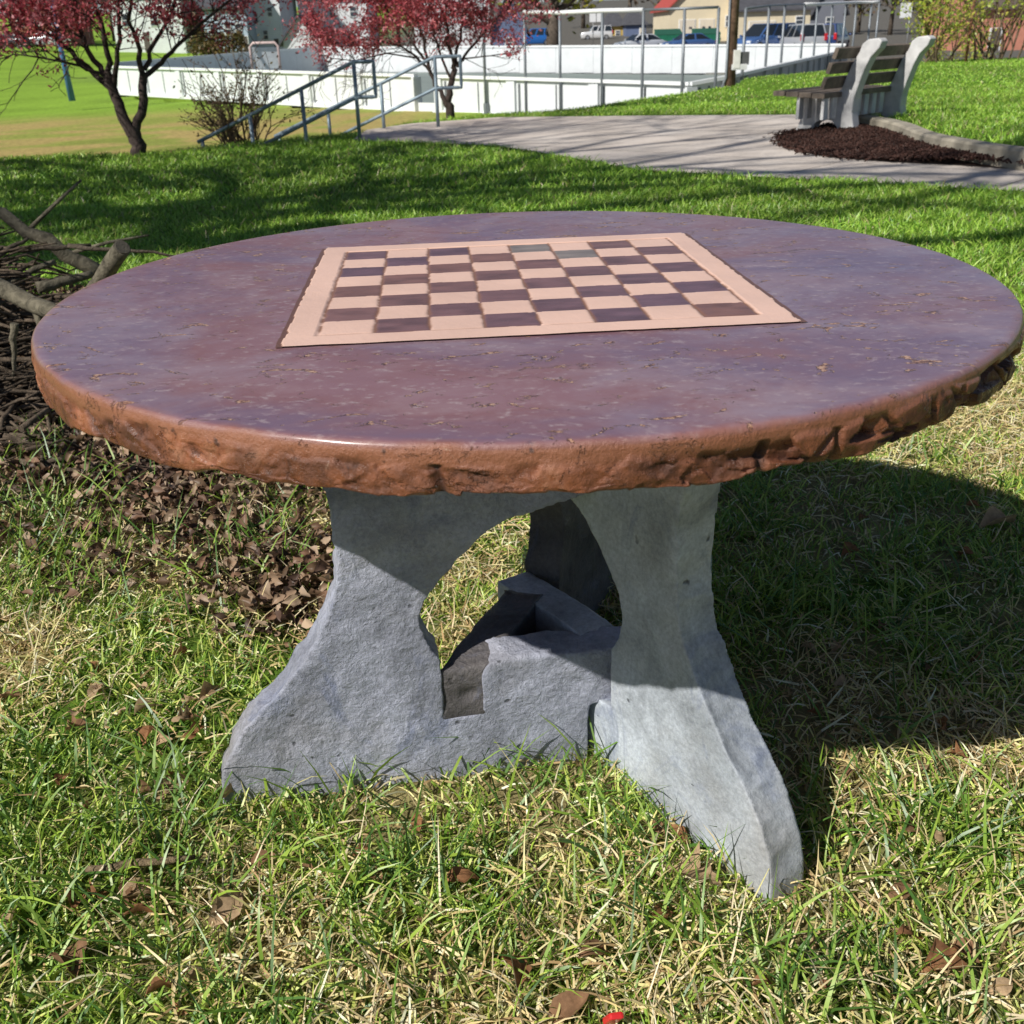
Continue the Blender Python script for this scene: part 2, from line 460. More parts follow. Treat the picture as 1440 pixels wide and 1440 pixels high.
def build_leaves():
    mats = [dead_leaf_material('dead_leaf_tan', (0.50, 0.35, 0.21)), dead_leaf_material('dead_leaf_brown', (0.28, 0.16, 0.09)), dead_leaf_material('dead_leaf_rust', (0.36, 0.18, 0.09))]
    meshes = {}
    for kd in ('oak', 'oval'):
        for k in range(3):
            for mi in range(3):
                V, Q = leaf_mesh(kd, 10*k + 3 + (50 if kd == 'oak' else 0))
                me = npmesh('dead_leaf', V, [Q], None, True); me.materials.append(mats[mi]); meshes[(kd, k, mi)] = me
    def put(q, size, kd, k, mi, tilt, rz, label, group):
        o = bpy.data.objects.new('dead_leaf', meshes[(kd, k, mi)]); COL.objects.link(o)
        x, y = q[0], q[1]
        o.location = (x, y, gz(x, y) + 0.012 + size*0.10); o.scale = (size, size, size)
        o.rotation_euler = (tilt[0], tilt[1], rz)
        tag(o, label, 'leaf', group)
    GRP = 'dead leaves scattered in the grass'
    special = [((975, 1243), 0.075, 'oak', 0, 0, (0.25, 0.1), 2.6, 'tan lobed oak leaf lying beside the tip of the right front foot'),
               ((1318, 1362), 0.06, 'oval', 1, 2, (0.5, 0.1), 0.6, 'rust brown curled leaf standing in the straw at lower right'),
               ((718, 1378), 0.06, 'oval', 2, 2, (0.7, 0.2), 1.9, 'dark rust leaf at the bottom edge below the table, left of the red plastic piece'),
               ((800, 1428), 0.055, 'oval', 0, 1, (0.3, -0.3), 0.4, 'brown leaf cut by the bottom edge just left of the red plastic piece'),
               ((295, 985), 0.055, 'oval', 1, 0, (0.6, 0.2), 1.3, 'tan leaf upright in the grass just left of the left foot'),
               ((320, 1290), 0.062, 'oval', 2, 0, (0.7, -0.2), 1.0, 'long pale leaf standing in the grass under the left foot'),
               ((200, 1268), 0.058, 'oval', 0, 0, (0.2, 0.3), 0.5, 'large tan brown leaf lying in the lower left grass below the stick'),
               ((90, 1368), 0.06, 'oval', 1, 1, (0.6, 0.1), 2.5, 'brown leaf over a dark hollow near the lower left corner'),
               ((650, 1250), 0.05, 'oval', 2, 2, (0.15, 0.1), 0.2, 'small reddish leaf flat in the straw below the middle of the table'),
               ((928, 1292), 0.04, 'oval', 0, 2, (0.5, 0.3), 0.9, 'small rust leaf crumpled left of the right front foot, below the oak leaf'),
               ((1400, 750), 0.09, 'oval', 1, 0, (0.3, 0.1), 0.3, 'pale leaf in sunny grass at the right edge above the table shadow')]
    for (uv, s, kd, k, mi, tl, rz, lab) in special:
        put(at_z(*uv), s, kd, k, mi, tl, rz, lab, None)
    r = np.random.default_rng(3); n = 0
    while n < 110:
        u, v = r.uniform(-20, 1460), r.uniform(620, 1435)
        q = at_z(u, v)
        if u > 300 and u < 1130 and v < 1120: continue
        if n > 70 and not (u < 480 and v < 1150): continue
        put(q, r.uniform(0.022, 0.048), 'oval' if r.uniform() < 0.8 else 'oak', int(r.integers(0, 3)), int(r.integers(0, 3)), (r.normal(0, 0.5), r.normal(0, 0.4)), r.uniform(0, 6.28), 'small dry brown leaf lying in the grass', GRP); n += 1
    # litter too dense to count, left of the table
    nV = []; nQ = []; nC = []; o = 0
    cnt = 0
    while cnt < 11000:
        x, y = r.uniform(-3.2, -0.15), r.uniform(0.3, 3.6)
        if r.uniform() > float(litter(x, y)): continue
        V, Q = leaf_mesh('oval', int(r.integers(0, 1000)))
        s = r.uniform(0.012, 0.042)
        M = np.array((Matrix.Rotation(r.uniform(0, 6.28), 3, 'Z') @ Matrix.Rotation(r.normal(0, 1.0), 3, 'X') @ Matrix.Rotation(r.normal(0, 0.7), 3, 'Y')))
        W = (V*s) @ M.T + np.array([x, y, gz(x, y) + r.uniform(0.002, 0.06)])
        c = np.array([(0.34, 0.23, 0.15), (0.16, 0.10, 0.06), (0.44, 0.32, 0.22), (0.09, 0.055, 0.04), (0.24, 0.14, 0.09)][int(r.integers(0, 5))])*r.uniform(0.7, 1.2)
        nV.append(W); nQ.append(Q + o); nC.append(np.tile(c, (len(W), 1))); o += len(W); cnt += 1
    ob = link('leaf_litter', npmesh('leaf_litter', np.concatenate(nV), [np.concatenate(nQ)], np.concatenate(nC), True), leafy('litter_leaf', 0.15, 0.02))
    tag(ob, 'dense brown leaf litter under and in front of the brush heap', 'leaf litter', kind='stuff')

# ------------------------------------------------------------------ the table
def mat_tabletop():
    m, nt, out = _nt('sealed_concrete')
    tc = N(nt, 'ShaderNodeTexCoord').outputs['Object']
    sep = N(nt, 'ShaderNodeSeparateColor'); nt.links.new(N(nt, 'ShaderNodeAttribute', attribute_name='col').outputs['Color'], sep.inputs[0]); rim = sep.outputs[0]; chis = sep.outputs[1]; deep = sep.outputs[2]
    cloud = noise(nt, tc, 2.6, 5, 0.6, 0.6)
    top = ramp(nt, cloud, [(0.30, (0.160, 0.110, 0.175)), (0.46, (0.205, 0.122, 0.165)), (0.58, (0.255, 0.118, 0.120)), (0.72, (0.29, 0.155, 0.175))])
    st = noise(nt, scaled(nt, tc, (9, 13, 9)), 1.0, 8, 0.8, 0.8)
    top = mixc(nt, ramp(nt, st, [(0.50, (0, 0, 0)), (0.70, (0.6, 0.6, 0.6))]), top, (0.33, 0.22, 0.24))
    sheen = noise(nt, scaled(nt, tc, (3.4, 4.4, 3)), 1.0, 6, 0.7, 0.5)
    top = mixc(nt, ramp(nt, sheen, [(0.46, (0, 0, 0)), (0.66, (0.52, 0.52, 0.52))]), top, (0.36, 0.29, 0.345))  # pale lilac sky sheen painted in as soft clouds of colour
    fine = noise(nt, scaled(nt, tc, (70, 110, 60)), 1.0, 4, 0.7)
    top = mixc(nt, ramp(nt, fine, [(0.56, (0, 0, 0)), (0.70, (0.6, 0.6, 0.6))]), top, (0.48, 0.38, 0.38))
    pit = noise(nt, scaled(nt, tc, (15, 25, 20)), 1.0, 6, 0.66, 1.8)
    pm = noise(nt, tc, 150, 3, 0.7)
    pmask = N(nt, 'ShaderNodeMath', operation='ADD'); nt.links.new(pit, pmask.inputs[0])
    mm = N(nt, 'ShaderNodeMath', operation='MULTIPLY'); mm.inputs[1].default_value = 0.22; nt.links.new(pm, mm.inputs[0]); nt.links.new(mm.outputs[0], pmask.inputs[1])
    pit2 = noise(nt, scaled(nt, tc, (7, 10, 9)), 1.0, 7, 0.72, 1.5)
    pl = mixc(nt, 1.0, ramp(nt, pmask.outputs[0], [(0.712, (0, 0, 0)), (0.745, (1, 1, 1))]), ramp(nt, pit2, [(0.645, (0, 0, 0)), (0.67, (1, 1, 1))]), 'LIGHTEN')
    pitm = pl
    pitc = ramp(nt, pm, [(0.42, (0.08, 0.035, 0.028)), (0.52, (0.33, 0.17, 0.11)), (0.62, (0.52, 0.33, 0.23))])
    top = mixc(nt, pitm, top, pitc)
    # chiselled rim
    rn = noise(nt, tc, 14, 7, 0.7, 0.4)
    rc = ramp(nt, rn, [(0.30, (0.04, 0.017, 0.012)), (0.44, (0.16, 0.058, 0.028)), (0.56, (0.28, 0.10, 0.046)), (0.72, (0.48, 0.235, 0.14))])
    rn2 = noise(nt, tc, 5.5, 5, 0.65, 0.8)
    rc = mixc(nt, 1.0, rc, ramp(nt, rn2, [(0.36, (0.36, 0.32, 0.30)), (0.48, (0.80, 0.80, 0.80)), (0.62, (1.15, 1.1, 1.05))]), 'MULTIPLY')
    band = mixc(nt, rn, (0.21, 0.072, 0.034), (0.38, 0.155, 0.085))
    rc = mixc(nt, chis, band, rc)
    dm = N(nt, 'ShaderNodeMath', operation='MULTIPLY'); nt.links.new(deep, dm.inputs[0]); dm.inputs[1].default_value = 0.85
    rc = mixc(nt, dm.outputs[0], rc, (0.05, 0.022, 0.016))  # crevices painted darker the deeper the chip
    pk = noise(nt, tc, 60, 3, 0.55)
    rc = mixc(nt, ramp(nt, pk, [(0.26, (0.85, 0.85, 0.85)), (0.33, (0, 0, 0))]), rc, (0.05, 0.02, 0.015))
    sp = noise(nt, tc, 90, 3, 0.6)
    rc = mixc(nt, ramp(nt, sp, [(0.70, (0, 0, 0)), (0.76, (0.6, 0.6, 0.6))]), rc, (0.50, 0.34, 0.24))
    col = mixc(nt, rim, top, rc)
    h = mixc(nt, pitm, (1.0, 1.0, 1.0), (0.0, 0.0, 0.0))
    b1 = bump(nt, h, 0.8, 0.004)
    b2 = bump(nt, st, 0.10, 0.003, b1)
    b3 = bump(nt, noise(nt, tc, 85, 6, 0.75), 0.75, 0.004, b2)
    nr = N(nt, 'ShaderNodeMix', data_type='VECTOR'); nt.links.new(rim, nr.inputs[0])
    nt.links.new(b2, nr.inputs[4]); nt.links.new(b3, nr.inputs[5])
    ro = ramp(nt, st, [(0.3, (0.28, 0.28, 0.28)), (0.7, (0.55, 0.55, 0.55))])
    ro = mixc(nt, pitm, ro, (0.7, 0.7, 0.7)); ro = mixc(nt, chis, ro, ramp(nt, sp, [(0.38, (0.20, 0.20, 0.20)), (0.55, (0.6, 0.6, 0.6))]))
    p = bsdf(nt, out, col, ro, 0, nr.outputs[1], 0.45, 0.5); p.inputs['Coat Roughness'].default_value = 0.2
    cwt = N(nt, 'ShaderNodeMath', operation='MULTIPLY_ADD'); nt.links.new(chis, cwt.inputs[0]); cwt.inputs[1].default_value = -0.42; cwt.inputs[2].default_value = 0.45
    nt.links.new(cwt.outputs[0], p.inputs['Coat Weight']); return m

def build_table():
    root = thing('game_table', 'round stone table with chiselled brown rim and inlaid chessboard on a grey base', 'table')
    # --- tabletop
    NA = 2000; th = np.arange(NA)*2*np.pi/NA
    NR = 26
    prof = []   # (r, z, rim weight, depth of the chiselled zone 0..1)
    for r_ in np.linspace(0.02, 0.597, 46): prof.append((r_, 0.0, 0.0, 0.0))
    for a in np.linspace(0, 90, 7)[1:]: prof.append((0.603 + 0.007*math.sin(R(a)), -0.007 + 0.007*math.cos(R(a)), (a/90)**0.8, 0.0))
    for q, z in enumerate(np.linspace(-0.0085, -0.050, NR)): prof.append((0.6105 - 0.0015*(q/(NR-1.0))**2, z, 1.0, (q+1)/NR))
    for r_ in (0.603, 0.585, 0.55, 0.4, 0.2, 0.02): prof.append((r_, -0.053, 1.0, 1.0 if r_ > 0.56 else 0.0))
    right = np.exp(-(((th - R(328) + np.pi) % (2*np.pi) - np.pi)/0.62)**2)
    cx_, sy_ = np.cos(th), np.sin(th)
    def facets(arc, zz, cw_, ch_, seed):
        """chipped facets: every cell of a warped jittered grid is a tilted plane"""
        ncell = int(round(2*np.pi*0.61/cw_)); gx = arc/(2*np.pi)*ncell; gy = zz/ch_
        ix, iy = np.floor(gx).astype(np.int64), np.floor(gy).astype(np.int64)
        best = np.full(gx.shape, 9e9); val = np.zeros(gx.shape)
        for dx in (-1, 0, 1):
            for dy in (-1, 0, 1):
                jx, jy = ix + dx, iy + dy; hx = jx % ncell
                h = lambda k: _h(hx, jy, hx*0 + k, seed)
                ex, ey = gx - (jx + h(1)), gy - (jy + h(2))
                d = ex*ex + ey*ey
                v = (h(3) - 0.5)*0.9 + ex*(h(4) - 0.5)*2.2 + ey*(h(5) - 0.5)*2.0
                m_ = d < best; val = np.where(m_, v, val); best = np.where(m_, d, best)
        return val
    gr_ = np.random.default_rng(12)
    GROOVES = [(R(a_), gr_.uniform(-1.2, 1.2), gr_.uniform(0.003, 0.008), gr_.uniform(0.004, 0.009)) for a_ in list(gr_.uniform(185, 300, 9)) + list(gr_.uniform(295, 358, 14)) + list(gr_.uniform(0, 180, 8))]
    rows = []; cw = []
    for (r_, z_, w, ch) in prof:
        Pn = v3(cx_*0.61, sy_*0.61, z_)
        w1 = fbm(Pn*18, 3, 301) - 0.5; w2 = fbm(Pn*18, 3, 311) - 0.5
        arc = (th + 0.075*w1) % (2*np.pi); zz = z_ + 0.022*w2
        start = 0.10 + 0.40*(fbm(v3(cx_*7, sy_*7, 0), 4, 41) - 0.45) - 0.10*right
        cz = sst(0.0, 0.30, ch - start) if ch > 0 else np.zeros(NA)
        big = facets(arc, zz, 0.060, 0.034, 51); small = facets((arc + 0.9) % (2*np.pi), zz*1.1 + 0.3, 0.024, 0.016, 61)
        fine = fbm(Pn*80, 3, 17) - 0.5
        mid = fbm(Pn*26, 4, 71) - 0.5
        amp = 0.0045 + 0.020*right
        dr = cz*(amp*np.clip(big, -0.8, 0.4) + 0.0020*small*(1 + 1.8*right) + 0.0055*mid + 0.0025*fine + 0.0012 - 0.003*right)
        gv = np.zeros(NA)
        for (gt, gs, gw, gd) in GROOVES:
            dd = ((th - gt + np.pi) % (2*np.pi) - np.pi)*0.61 + gs*(z_ + 0.03) + 0.006*w1
            gv = np.maximum(gv, gd*np.clip(1 - np.abs(dd)/gw, 0, 1)*sst(-0.008, -0.022, np.full(NA, z_)))
        dr = np.minimum(dr, 0.0025) - gv*(cz > 0.2)
        lowz = sst(-0.036, -0.050, np.full(NA, z_))
        dz = cz*lowz*(0.007*(fbm(v3(cx_*9, sy_*9, 3), 4, 23) - 0.5)*2 + 0.005*small*0.6 + 0.004*right*big + 0.004)
        dz = dz + (w > 0.3)*(0.0014*(fbm(v3(cx_*12, sy_*12, 9), 3, 29) - 0.5))
        rr = r_ + dr + (0.0022*(fbm(v3(cx_*6, sy_*6, 0), 4, 33) - 0.5) if r_ > 0.596 else 0)
        rows.append(v3(cx_*rr, sy_*rr, 0.74 + z_ + dz))
        wn = np.clip(w + (0.7*(fbm(v3(cx_*14, sy_*14, z_*20), 3, 77) - 0.5) if 0.05 < w < 0.95 else 0), 0, 1)
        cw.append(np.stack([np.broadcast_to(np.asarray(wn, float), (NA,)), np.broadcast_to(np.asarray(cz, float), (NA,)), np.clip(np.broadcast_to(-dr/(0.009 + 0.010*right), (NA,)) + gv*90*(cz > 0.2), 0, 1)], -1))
    V = np.concatenate(rows); n = len(rows)
    i = np.arange(n*NA).reshape(n, NA); j = np.roll(i, -1, 1)
    Q = np.stack([i[:-1], i[1:], j[1:], j[:-1]], -1).reshape(-1, 4)
    V = np.concatenate([V, [[0, 0, 0.74], [0, 0, 0.687]]]); c0 = n*NA
    T = np.concatenate([np.stack([np.full(NA, c0), i[0], j[0]], -1), np.stack([np.full(NA, c0+1), j[-1], i[-1]], -1)])
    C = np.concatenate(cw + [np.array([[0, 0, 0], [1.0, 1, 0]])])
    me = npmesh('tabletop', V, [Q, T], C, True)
    sm_ = np.ones(len(Q) + len(T), bool); sm_[:] = True
    me.polygons.foreach_set('use_smooth', sm_)
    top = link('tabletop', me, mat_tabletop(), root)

    # --- chessboard inlay
    S, S8, rot = 0.5833, 0.4997, 0.0642
    M_ = 400; g = np.linspace(-S/2, S/2, M_)
    X, Y = np.meshgrid(g, g)
    wob = lambda s: 0.6*(fbm(v3(X*55, Y*55, s), 3, 201 + s) - 0.5)
    Xw = X + 0.005*wob(1); Yw = Y + 0.005*wob(2)
    sq = S8/8
    ix = np.floor((Xw + S8/2)/sq).astype(int); iy = np.floor((Yw + S8/2)/sq).astype(int)
    inb = (ix >= 0) & (ix < 8) & (iy >= 0) & (iy < 8)
    dark = inb & ((ix + iy) % 2 == 1)
    fx = np.abs((Xw + S8/2)/sq - np.round((Xw + S8/2)/sq))*sq
    inx = (np.abs(Xw) < S8/2 + 0.003) & (np.abs(Yw) < S8/2 + 0.003)
    gro = np.exp(-(fx/(0.0010 + 0.0022*fbm(v3(X*30, Y*70, 11), 3, 19)))**2)*inx
    fy = np.minimum(np.abs(Yw - S8/2), np.abs(Yw + S8/2)); gro = np.maximum(gro, 0.7*np.exp(-(fy/0.0016)**2)*(np.abs(Xw) < S8/2))
    gs = gro*sst(0.35, 0.6, fbm(v3(X*40, Y*90, 5), 3, 9) + 0.2)
    light = np.array([0.83, 0.545, 0.43]); dk = np.array([0.145, 0.080, 0.098]); dk2 = np.array([0.20, 0.098, 0.080]); grey = np.array([0.23, 0.19, 0.17])
    c = light*(0.86 + 0.25*fbm(v3(X*12, Y*12, 1), 6, 3)[..., None]) + 0*X[..., None]
    hsh = ((ix*7 + iy*13) % 5)[..., None]/4.0
    dcol = dk*(1 - hsh) + dk2*hsh
    isg = (((ix == 4) & (iy == 7)) | ((ix == 5) & (iy == 6)))[..., None]
    dcol = np.where(isg, grey, dcol)*(0.55 + 0.95*fbm(v3(X*28, Y*60, 2), 5, 12)[..., None])
    c = np.where(dark[..., None], dcol, c)
    c = c*(1 - gs[..., None]) + gs[..., None]*np.array([0.26, 0.12, 0.065])
    edge = np.minimum(S/2 - np.abs(X), S/2 - np.abs(Y)) + 0.004*(fbm(v3(X*60, Y*60, 7), 3, 5) - 0.55)
    edge = edge - 0.0030*(np.abs(X) > S/2 - 0.01)*(0.4 + fbm(v3(X*20, Y*30, 3), 3, 88))
    eb = (edge < 0.0030) & (np.abs(X) > S/2 - 0.008)
    c = np.where(eb[..., None], np.array([0.16, 0.075, 0.05])*np.ones_like(c), c)
    Z = 0.0018 - 0.0007*inx*1.0 - 0.0008*gro - 0.0002*dark + 0.0006*(fbm(v3(X*25, Y*25, 4), 3, 6) - 0.5)
    Z = np.where(eb, 0.0007, Z)
    jag = 0.0022*(fbm(v3(X*45, Y*45, 8), 3, 15) - 0.5)
    Xo = X + jag*(np.abs(X) > S/2 - 0.002); Yo = Y + jag*(np.abs(Y) > S/2 - 0.002)
    V = v3(Xo, Yo, Z).reshape(-1, 3)
    i = np.arange(M_*M_).reshape(M_, M_)
    Q = np.stack([i[:-1, :-1], i[:-1, 1:], i[1:, 1:], i[1:, :-1]], -1).reshape(-1, 4)
    m, nt, out = _nt('painted_board')
    a = N(nt, 'ShaderNodeAttribute', attribute_name='col').outputs['Color']
    tc = N(nt, 'ShaderNodeTexCoord').outputs['Object']
    bsdf(nt, out, a, 0.42, 0, bump(nt, noise(nt, tc, 130, 4, 0.7), 0.2, 0.003), 0.1)
    board = link('chessboard', npmesh('chessboard', V, [Q], c.reshape(-1, 3), True), m, top)
    board.location = (-0.0007, 0.0083, 0.7404); board.rotation_euler = (0, 0, rot)
    board['label'] = 'pink and brown chessboard of eight by eight squares inlaid in the stone'

    # --- the three interlocked slabs of the base
    poly = [(-0.008, -0.045), (0.545, -0.03), (0.547, 0.100), (0.642, 0.100), (0.640, 0.188), (0.56, 0.193), (0.49, 0.197), (0.42, 0.198), (0.400, 0.192), (0.389, 0.178), (0.387, 0.104),
            (0.321, 0.104), (0.323, 0.210), (0.311, 0.226), (0.300, 0.252), (0.298, 0.282), (0.307, 0.309), (0.323, 0.331), (0.347, 0.358), (0.37, 0.385), (0.40, 0.410),
            (0.436, 0.427), (0.475, 0.437), (0.52, 0.447), (0.56, 0.458), (0.60, 0.475), (0.605, 0.70), (0.135, 0.70), (0.155, 0.62), (0.175, 0.55), (0.188, 0.49), (0.193, 0.44), (0.192, 0.386),
            (0.185, 0.33), (0.172, 0.292), (0.136, 0.235), (0.089, 0.178), (0.043, 0.133), (0.012, 0.092), (-0.006, 0.054), (-0.014, 0.016), (-0.015, -0.02)]
    def smooth_poly(P):
        out_ = []
        n_ = len(P)
        for k in range(n_):
            p = np.array(P[k]); q = np.array(P[(k+1) % n_])
            L = np.linalg.norm(q - p); mm_ = max(1, int(L/0.02))
            for t in range(mm_): out_.append(tuple(p + (q - p)*t/mm_))
        return out_
    T_ = 0.066
    mb = MB(); mb.prism([(0.49 - s, z) for s, z in poly], T_, 'y')
    bmesh.ops.triangulate(mb.bm, faces=mb.bm.faces)
    bmesh.ops.recalc_face_normals(mb.bm, faces=mb.bm.faces)
    me = bpy.data.meshes.new('leg_src'); mb.bm.to_mesh(me); mb.bm.free()
    tmp = bpy.data.objects.new('leg_src', me); COL.objects.link(tmp)
    rm = tmp.modifiers.new('r', 'REMESH'); rm.mode = 'VOXEL'; rm.voxel_size = 0.0036; rm.adaptivity = 0.0
    dg = bpy.context.evaluated_depsgraph_get()
    src = bpy.data.meshes.new_from_object(tmp.evaluated_get(dg))
    bpy.data.objects.remove(tmp)
    nv = len(src.vertices)
    V0 = np.zeros(nv*3, np.float32); src.vertices.foreach_get('co', V0); V0 = V0.reshape(-1, 3).astype(float)
    N0 = np.zeros(nv*3, np.float32); src.vertices.foreach_get('normal', N0); N0 = N0.reshape(-1, 3).astype(float)
    # smooth the stair steps of the remesh a little
    E0 = np.zeros(len(src.edges)*2, np.int32); src.edges.foreach_get('vertices', E0); E0 = E0.reshape(-1, 2)
    for it in range(9):
        acc = np.zeros_like(V0); cn = np.zeros(nv)
        np.add.at(acc, E0[:, 0], V0[E0[:, 1]]); np.add.at(acc, E0[:, 1], V0[E0[:, 0]])
        np.add.at(cn, E0[:, 0], 1); np.add.at(cn, E0[:, 1], 1)
        V0 = V0*0.5 + 0.5*acc/cn[:, None]
    src.vertices.foreach_set('co', V0.astype(np.float32).ravel()); src.update()
    N0 = np.zeros(nv*3, np.float32); src.vertices.foreach_get('normal', N0); N0 = N0.reshape(-1, 3).astype(float)
    acc = N0.copy()
    for it in range(3):
        a2 = acc.copy(); np.add.at(a2, E0[:, 0], acc[E0[:, 1]]); np.add.at(a2, E0[:, 1], acc[E0[:, 0]]); acc = a2/np.linalg.norm(a2, axis=1)[:, None]
    NS = acc
    def mat_leg(name, tint, wrinkle):
        m, nt, out = _nt(name)
        tc = N(nt, 'ShaderNodeTexCoord').outputs['Object']
        f = noise(nt, tc, 7, 6, 0.65, 0.4)
        c = ramp(nt, f, [(0.28, tuple(t*0.5 for t in tint)), (0.5, tint), (0.72, tuple(min(1, t*1.4) for t in tint))])
        f2 = noise(nt, tc, 3.2, 4, 0.6)
        warm = ramp(nt, f2, [(0.5, (0, 0, 0)), (0.72, (0.6, 0.6, 0.6))])
        c = mixc(nt, warm, c, (0.24, 0.21, 0.17))
        blue = noise(nt, scaled(nt, tc, (8, 8, 5)), 1.3, 5, 0.7, 1.0)
        c = mixc(nt, ramp(nt, blue, [(0.56, (0, 0, 0)), (0.7, (0.55, 0.55, 0.55))]), c, (0.13, 0.16, 0.27))
        b = bump(nt, noise(nt, tc, 75, 6, 0.68, 0.25), wrinkle, 0.006)
        b = bump(nt, noise(nt, tc, 260, 4, 0.65), 0.55, 0.0015, b)
        ho = noise(nt, tc, 38, 2, 0.4)
        hm = ramp(nt, ho, [(0.22, (0.25, 0.25, 0.25)), (0.27, (1, 1, 1))])
        c = mixc(nt, 1.0, c, hm, 'MULTIPLY'); b = bump(nt, hm, 0.6, 0.004, b)
        gri = noise(nt, tc, 150, 4, 0.7)
        c = mixc(nt, 1.0, c, ramp(nt, gri, [(0.35, (0.80, 0.80, 0.81)), (0.65, (1.15, 1.15, 1.15))]), 'MULTIPLY')
        bsdf(nt, out, c, 0.55, 0, b, 0.0, 0.4); return m
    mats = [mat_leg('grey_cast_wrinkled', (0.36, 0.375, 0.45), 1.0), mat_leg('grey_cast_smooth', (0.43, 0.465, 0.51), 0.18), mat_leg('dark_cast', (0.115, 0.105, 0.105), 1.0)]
    cen = Vector((0.013, 0.0275, 0)); mdist = 0.062
    labs = ['wrinkled blue grey slab leg with its foot to the left', 'smoother pale grey slab leg with its foot to the front right', 'dark slab leg at the back whose tail pokes through the left slab']
    Fq = np.zeros(len(src.polygons)*4, np.int32); src.polygons.foreach_get('vertices', Fq); Fq = Fq.reshape(-1, 4)
    for k, (ang, nm) in enumerate(((189.3, -80.7), (302.6, 32.6), (66.0, 156.0))):
        V = V0.copy(); off = 40*k
        Pn = V + off
        edge = (1 - sst(0.5, 0.9, np.abs(N0[:, 1])))      # rim faces are hand chiselled
        outer = edge*(N0[:, 0] > 0.1)
        d = 0.0030*(fbm(Pn*30, 3, 5) - 0.5)*2 + 0.002*(fbm(Pn*9, 2, 8) - 0.5)*2
        d = d + edge*0.0035*(fbm(Pn*24, 3, 9) - 0.5)*2 + outer*0.013*(0.45 - np.abs(2*fbm(Pn*13, 3, 12) - 1))
        if k == 1: d = d*0.55
        near_joint = np.exp(-((V[:, 0] - 0.135)/0.05)**2)*(V[:, 2] < 0.22)
        d = d*(1 - 0.5*near_joint)
        V = V + NS*d[:, None]
        if k == 2:
            V[:, 0] += 0.010*np.exp(-((V[:, 1] + 0.004)/0.010)**2 - ((V[:, 2] - 0.142)/0.011)**2)*(V[:, 0] < -0.13)
            V[:, 0] += -0.657*V[:, 1]*sst(-0.06, -0.13, V[:, 0])*(V[:, 2] < 0.3)
        if k == 1: V[:, 0] -= 0.022
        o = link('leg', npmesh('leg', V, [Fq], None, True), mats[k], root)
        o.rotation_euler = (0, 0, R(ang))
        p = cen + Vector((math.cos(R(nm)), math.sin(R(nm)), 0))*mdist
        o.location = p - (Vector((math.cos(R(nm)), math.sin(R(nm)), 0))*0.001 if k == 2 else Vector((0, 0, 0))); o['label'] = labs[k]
    bpy.data.meshes.remove(src)

# ------------------------------------------------------------------ brush heap
def bark(name, col, sc=30):
    m, nt, out = _nt(name)
    tc = N(nt, 'ShaderNodeTexCoord').outputs['Object']
    f = noise(nt, tc, sc, 6, 0.7, 0.5)
    c = ramp(nt, f, [(0.30, tuple(x*0.28 for x in col)), (0.52, col), (0.72, tuple(min(1, x*1.6) for x in col))])
    bsdf(nt, out, c, 0.85, 0, bump(nt, f, 1.0, 0.015), 0, 0.2); return m

def crooked(p, q, n, amp, seed):
    r = np.random.default_rng(seed); p = np.array(p, float); q = np.array(q, float)
    pts = [p + (q - p)*t for t in np.linspace(0, 1, n)]
    L = np.linalg.norm(q - p)
    for k in range(1, n-1): pts[k] = pts[k] + r.normal(0, amp*L, 3)
    return [tuple(x) for x in pts]

